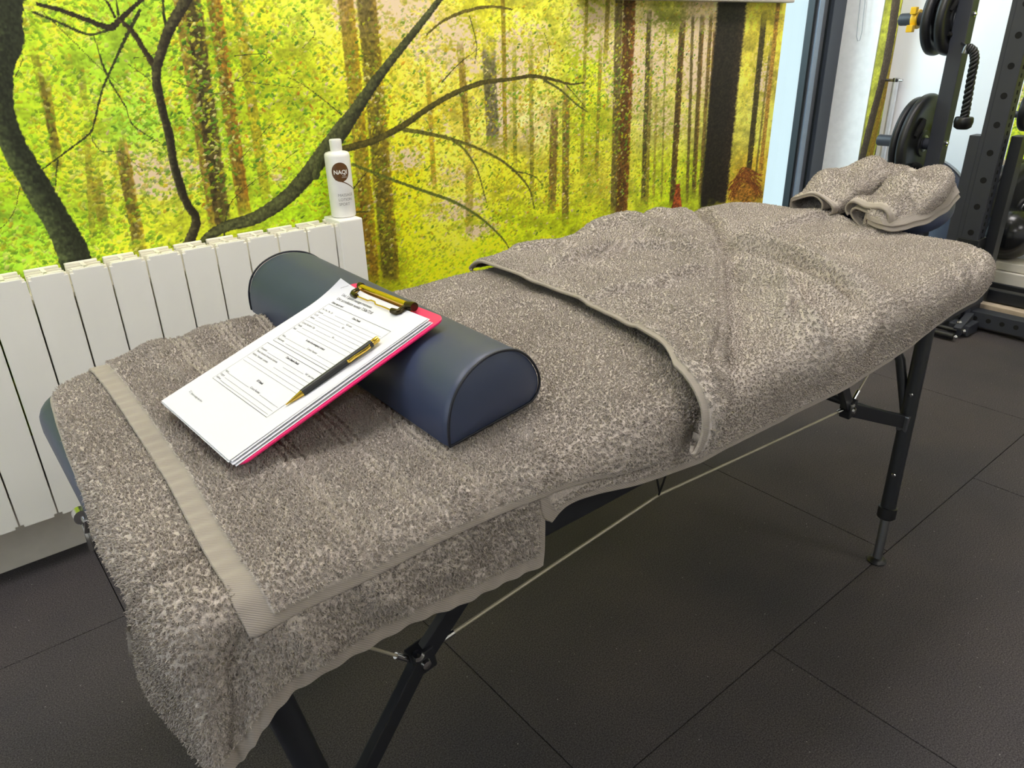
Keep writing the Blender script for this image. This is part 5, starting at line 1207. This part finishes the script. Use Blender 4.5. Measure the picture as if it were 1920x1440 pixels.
# pegs
pz1 = on(1688, 37, 0, UX + .03)[2]; py1 = on(1688, 37, 0, UX + .03)[1]; pz2 = on(1645, 262, 0, UX + .03)[2]; py2 = on(1647, 262, 0, UX + .03)[1]
for pz, py_ in ((pz1 , py1), (pz2, py2)):
    pg = loc_build(MB().lathe((UX + .03, uy0 + .055, pz), (0, 1, 0), [(0, 0), (.0245, 0), (.0245, py_ - uy0 - .06), (.022, py_ - uy0 - .055), (0, py_ - uy0 - .055)], 28), 'plate_peg', M['rack'], rk, True, 40)
def plate_prof(R_, t):
    return [(.027, -t * .42), (.052, -t * .42), (.056, -t * .26), (R_ * .70, -t * .26), (R_ * .76, -t * .48), (R_ * .94, -t * .5), (R_ * .985, -t * .36), (R_, -t * .12), (R_, t * .12), (R_ * .985, t * .36), (R_ * .94, t * .5), (R_ * .76, t * .48), (R_ * .70, t * .26), (.056, t * .26), (.052, t * .42), (.027, t * .42)]
def plate(c, R_, t, label, grp, axis=(0, 1, 0), m_='plate', cutouts=True):
    e = empty('weight_plate', c, label, 'weight plate', grp); bpy.context.view_layer.update()
    MB().lathe((0, 0, 0), axis, plate_prof(R_, t), 72, closed=True).build('disc', M[m_], e, True, 50)
    ax = Vector(axis)
    MB().lathe((0, 0, 0), axis, [(.0255, -t * .46), (.034, -t * .46), (.036, -t * .40), (.036, t * .40), (.034, t * .46), (.0255, t * .46)], 40, closed=True).build('hub', M['steel'], e, True, 50)
    if cutouts:
        mb = MB(); u_ = ax.orthogonal().normalized(); v_ = ax.cross(u_)
        for k in range(3):
            a = 2 * PI * k / 3 + .5; c2 = (u_ * math.cos(a) + v_ * math.sin(a)) * R_ * .48; tg = (-u_ * math.sin(a) + v_ * math.cos(a))
            for sg in (-1, 1):
                mb.tube([c2 + tg * s_ * R_ * .22 + ax * sg * t * .27 for s_ in (-1, -.5, 0, .5, 1)], [R_ * .05, R_ * .085, R_ * .095, R_ * .085, R_ * .05], 12)
        mb.build('grip_recess', M['hole'], e, True, 50)
    return e
G = 'weight plates on the rack pegs'
UXc = UX + .03
R1 = .142; ys_ = [on(1757, 60, 0, UXc)[1], on(1783, 60, 0, UXc)[1]]
plate((UXc, ys_[0], pz1 - .0), R1, .034, 'outer black weight plate on the upper peg, against the yellow collar', G)
plate((UXc, ys_[1], pz1 - .0), R1, .034, 'inner black weight plate on the upper peg, next to the upright', G)
R2 = .205; pc = pz2 - .0
plate((UXc, py2 - .150, pc), .190, .03, 'outer large black weight plate on the lower peg', G)
plate((UXc, py2 - .190, pc), R2, .036, 'inner large black weight plate on the lower peg, touching the upright', G)
co = empty('collar_clip', (UXc, on(1719, 36, 0, UXc)[1], pz1), 'yellow plastic collar clip on the upper plate peg', 'collar'); bpy.context.view_layer.update()
MB().lathe((0, 0, 0), (0, 1, 0), [(.026, -.012), (.036, -.012), (.038, -.008), (.038, .008), (.036, .012), (.026, .012)], 32, closed=True).build('ring', M['yellow'], co, True, 40)
MB().box((-.048, -.012, .018), (-.024, .012, .046), .003).box((-.05, -.011, -.05), (-.026, .016, -.022), .003).build('lever', M['yellow'], co)
# big disc behind
c_ = on(1703, 402, 0, 3.80)
dk = empty('storage_disc', (3.80, c_[1], max(c_[2], .29)), 'large grey-blue round disc with bright rim behind the folded towel', 'disc'); bpy.context.view_layer.update()
MB().lathe((0, 0, 0), (-1, 0, 0), [(0, .02), (.15, .02), (.158, .026), (.262, .026), (.276, .018), (.278, 0), (.278, -.02), (0, -.02)], 96).build('face', M['disc'], dk, True, 40)
MB().lathe((0, 0, 0), (-1, 0, 0), [(.2775, -.022), (.284, -.022), (.284, .006), (.2775, .006)], 96, closed=True).build('rim', M['steel'], dk, True, 40)
mb = MB()
for k in range(20):
    a = 2 * PI * k / 20; mb.lathe((-.026,   .225 * math.cos(a),   .225 * math.sin(a)), (-1, 0, 0), [(0, .001), (.0045, .001), (.005, 0)], 10)
mb.build('bolt_hole', M['hole'], dk)
loc_build(MB().box((3.78, c_[1] - .10, 0), (3.84, c_[1] + .10, .03), .003).box((3.79, c_[1] - .02, .02), (3.83, c_[1] + .02, c_[2]), .003), 'stand', M['blackmetal'], dk)
mb = MB().box((-.036, -.286, .03), (-.024, -.250, .043), .002).box((-.04, -.30, .035), (-.02, -.278, .06), .002); mb.build('latch', M['chrome'], dk)
# rope
rp = empty('triceps_rope', (3.53, 1.30, 1.0), 'black twisted rope handle with rubber end hanging beside the back upright', 'rope'); bpy.context.view_layer.update()
RXp = 3.44
path = [on(a, b_, 0, RXp) for a, b_ in ((1815, 88), (1826, 96), (1828, 112), (1822, 140), (1817, 170), (1812, 200), (1808, 222))]
pth = np.array(path); n_ = 160; T = np.linspace(0, 1, len(pth)); t_ = np.linspace(0, 1, n_); PP = np.stack([np.interp(t_, T, pth[:, k]) for k in range(3)], -1)
for _ in range(20): PP[1:-1] = (PP[:-2] + PP[2:]) / 2
for st in range(3):
    q = []
    for i in range(n_):
        d = Vector(PP[min(i + 1, n_ - 1)] - PP[max(i - 1, 0)]).normalized(); a = Vector((1, 0, 0)); a = (a - d * a.dot(d)).normalized(); b_ = d.cross(a); an = 2 * PI * (i / n_ * 6 + st / 3)
        q.append(Vector(PP[i]) + (a * math.cos(an) + b_ * math.sin(an)) * .0095)
    loc_build(MB().tube(q, .0080, 10), 'strand', M['rubber'], rp, True, 60)
e_ = Vector(PP[-1]); loc_build(MB().lathe(e_ + Vector((0, 0, .006)), (0, 0, -1), [(0, 0), (.03, 0), (.034, .004), (.036, .02), (.032, .040), (.02, .048), (0, .05)], 32), 'rubber_end', M['rubber'], rp, True, 50)
s_ = Vector(PP[0]); loc_build(MB().lathe(s_ + Vector((0, .0, .006)), (0, .2, -1), [(0, 0), (.012, 0), (.015, .01), (.014, .03)], 20).tube([s_, (UX + .0, uy0 + .01, s_[2] + .012)], .005, 8), 'hook', M['steel'], rp, True, 50)
# silver pole in the corner
po = empty('metal_pole', (4.03, 1.88, 0), 'thin chrome pole with top bracket standing in the corner behind the plates', 'pole'); bpy.context.view_layer.update()
loc_build(MB().cyl((4.035, 1.872, 0), (4.035, 1.872, .93), .015, 20), 'pole', M['pole'], po, True, 40)
loc_build(MB().tube([(4.035, 1.925, .934), (4.035, 1.84, .934)], .007, 12).lathe((4.035, 1.872, .925), (0, 0, 1), [(.014, 0), (.016, .004), (.016, .02), (0, .022)], 16), 'top_bracket', M['chrome'], po, True, 40)
# blind cord loop in the window reveal
cd = [on(a, b_, 0, 3.86) for a, b_ in ((1618, -160), (1613, 0), (1606, 68), (1608, 77), (1612, 76), (1616, 60), (1622, 0), (1627, -160))]
tag(MB().tube([Vector(p) for p in cd], .0016, 6).build('blind_cord', M['cord'], None, True, 60), 'thin grey blind cord loop hanging at the right side of the window', 'blind cord')
# low storage at the far right
shf = empty('bench', (3.62, .8, 0), 'low cream rail bench with black pad at the right edge behind the rack', 'bench'); bpy.context.view_layer.update()
z1 = on(1860, 488, 0, 3.62)[2]; 
loc_build(MB().box((3.62, .1, z1 - .035), (3.74, 1.15, z1), .004), 'rail', M['cream'], shf)
loc_build(MB().box((3.60, .1, z1 - .090), (3.66, 1.15, z1 - .037), .004), 'rail', M['cream'], shf)
loc_build(MB().box((3.63, .15, 0), (3.67, .19, z1 - .09)).box((3.63, 1.08, 0), (3.67, 1.12, z1 - .09)), 'stand_leg', M['blackmetal'], shf)
loc_build(MB().box((3.583, .955, z1 - .19), (3.599, 1.13, z1 - .085), .004), 'black_pad', M['blackmetal'], shf)
bc = on(1886, 463, 0, 3.69); br_ = .108
tag(MB().lathe((3.69, bc[1], z1 + br_ - .001), (0, 0, -1), [(br_ * math.sin(a), -br_ * math.cos(a)) for a in np.linspace(.001, PI - .001, 40)], 64).build('medicine_ball', M['ball'], None, True, 80), 'shiny black medicine ball resting on the cream rail bench', 'ball')
GT = 'large plates stored on edge behind the bench'
for i, (yy, lab) in enumerate(((on(1900, 330, 0, 3.93)[1], 'large black plate on edge behind the medicine ball, nearer the rack upright'), (on(1925, 330, 0, 3.93)[1], 'large black plate on edge behind the medicine ball, at the right picture edge'))):
    plate((3.93 - .02 * i, yy - .02, .42 + .0), .205, .055, lab, GT, axis=(0.35, 1, 0), cutouts=False)
pgs = empty('plate_storage', (3.95, .8, 0), 'black storage stand holding large plates by the far wall at the right', 'storage stand'); bpy.context.view_layer.update()
loc_build(MB().box((3.99, .2, .40), (4.03, 1.35, .44), .003).box((3.99, 1.31, 0), (4.03, 1.35, .60), .003).box((3.99, .2, 0), (4.03, .24, .6), .003), 'stand_frame', M['blackmetal'], pgs)
loc_build(MB().cyl((3.92, 1.36, .42), (3.92, .6, .42), .022, 20), 'peg', M['blackmetal'], pgs, True, 40)
q = on(1905, 215, 0, 3.80)
plate((3.80, q[1] - .045, q[2] + .02), .085, .03, 'small black weight plate at the right picture edge beside the drilled upright', None, axis=(0, 1, 0), cutouts=False)
ps = on(1900, 214, 0, 3.80)
tag(MB().lathe((3.80, ps[1] + .06, ps[2]), (0, -1, 0), [(0, 0), (.014, 0), (.014, .4), (0, .4)], 20).box((3.80, ps[1] - .34, 0), (3.83, ps[1] - .31, ps[2]), .002).build('dumbbell_bar', M['rack'], None, True, 40), 'dark round bar holding the small plate at the right picture edge', 'bar')

# ------------------------------------------------------------------ lights
for i, (x, y) in enumerate(((.0, 1.15), (1.2, 1.15), (2.4, 1.15), (3.5, 1.15), (.6, -1.3), (2.6, -1.3))):
    e = empty('ceiling_light', (x, y, CEIL - .02), 'square white LED ceiling panel set in the white ceiling', 'ceiling light', 'ceiling panels')
    MB().box((-.31, -.31, 0), (.31, .31, .02), .003).build('frame', M['cream'], e)
    MB().box((-.29, -.29, -.003), (.29, .29, .002)).build('diffuser', M['lamp'], e)
wd = bpy.data.worlds.new('daylight'); sc.world = wd; wd.use_nodes = True; bg = wd.node_tree.nodes['Background']
bg.inputs['Color'].default_value = (.80, .93, 1.0, 1); bg.inputs['Strength'].default_value = 1.05
def area(name, loc, target, size, energy, col, sy=None):
    l = bpy.data.lights.new(name, 'AREA'); l.energy = energy; l.color = col; l.size = size; l.shape = 'RECTANGLE' if sy else 'SQUARE'
    if sy: l.size_y = sy
    o_ = bpy.data.objects.new(name, l); COL.objects.link(o_); o_.location = loc; d = Vector(target) - Vector(loc); o_.rotation_euler = d.to_track_quat('-Z', 'Y').to_euler(); return o_
area('window_daylight_left', (-2.1, .6, 1.5), (.3, .7, .6), 1.6, 18, (.88, .94, 1.0), 1.6)
area('sky_glow', (2.2, 3.5, 2.1), (3.9, 1.95, .9), 1.6, 120, (.80, .93, 1.0))
sc.view_settings.view_transform = 'Standard'; sc.view_settings.look = 'None'; sc.view_settings.gamma = 1.0; sc.view_settings.use_curve_mapping = False
sc.view_settings.exposure = 0.0
sc.cycles.use_denoising = True; sc.cycles.max_bounces = 6
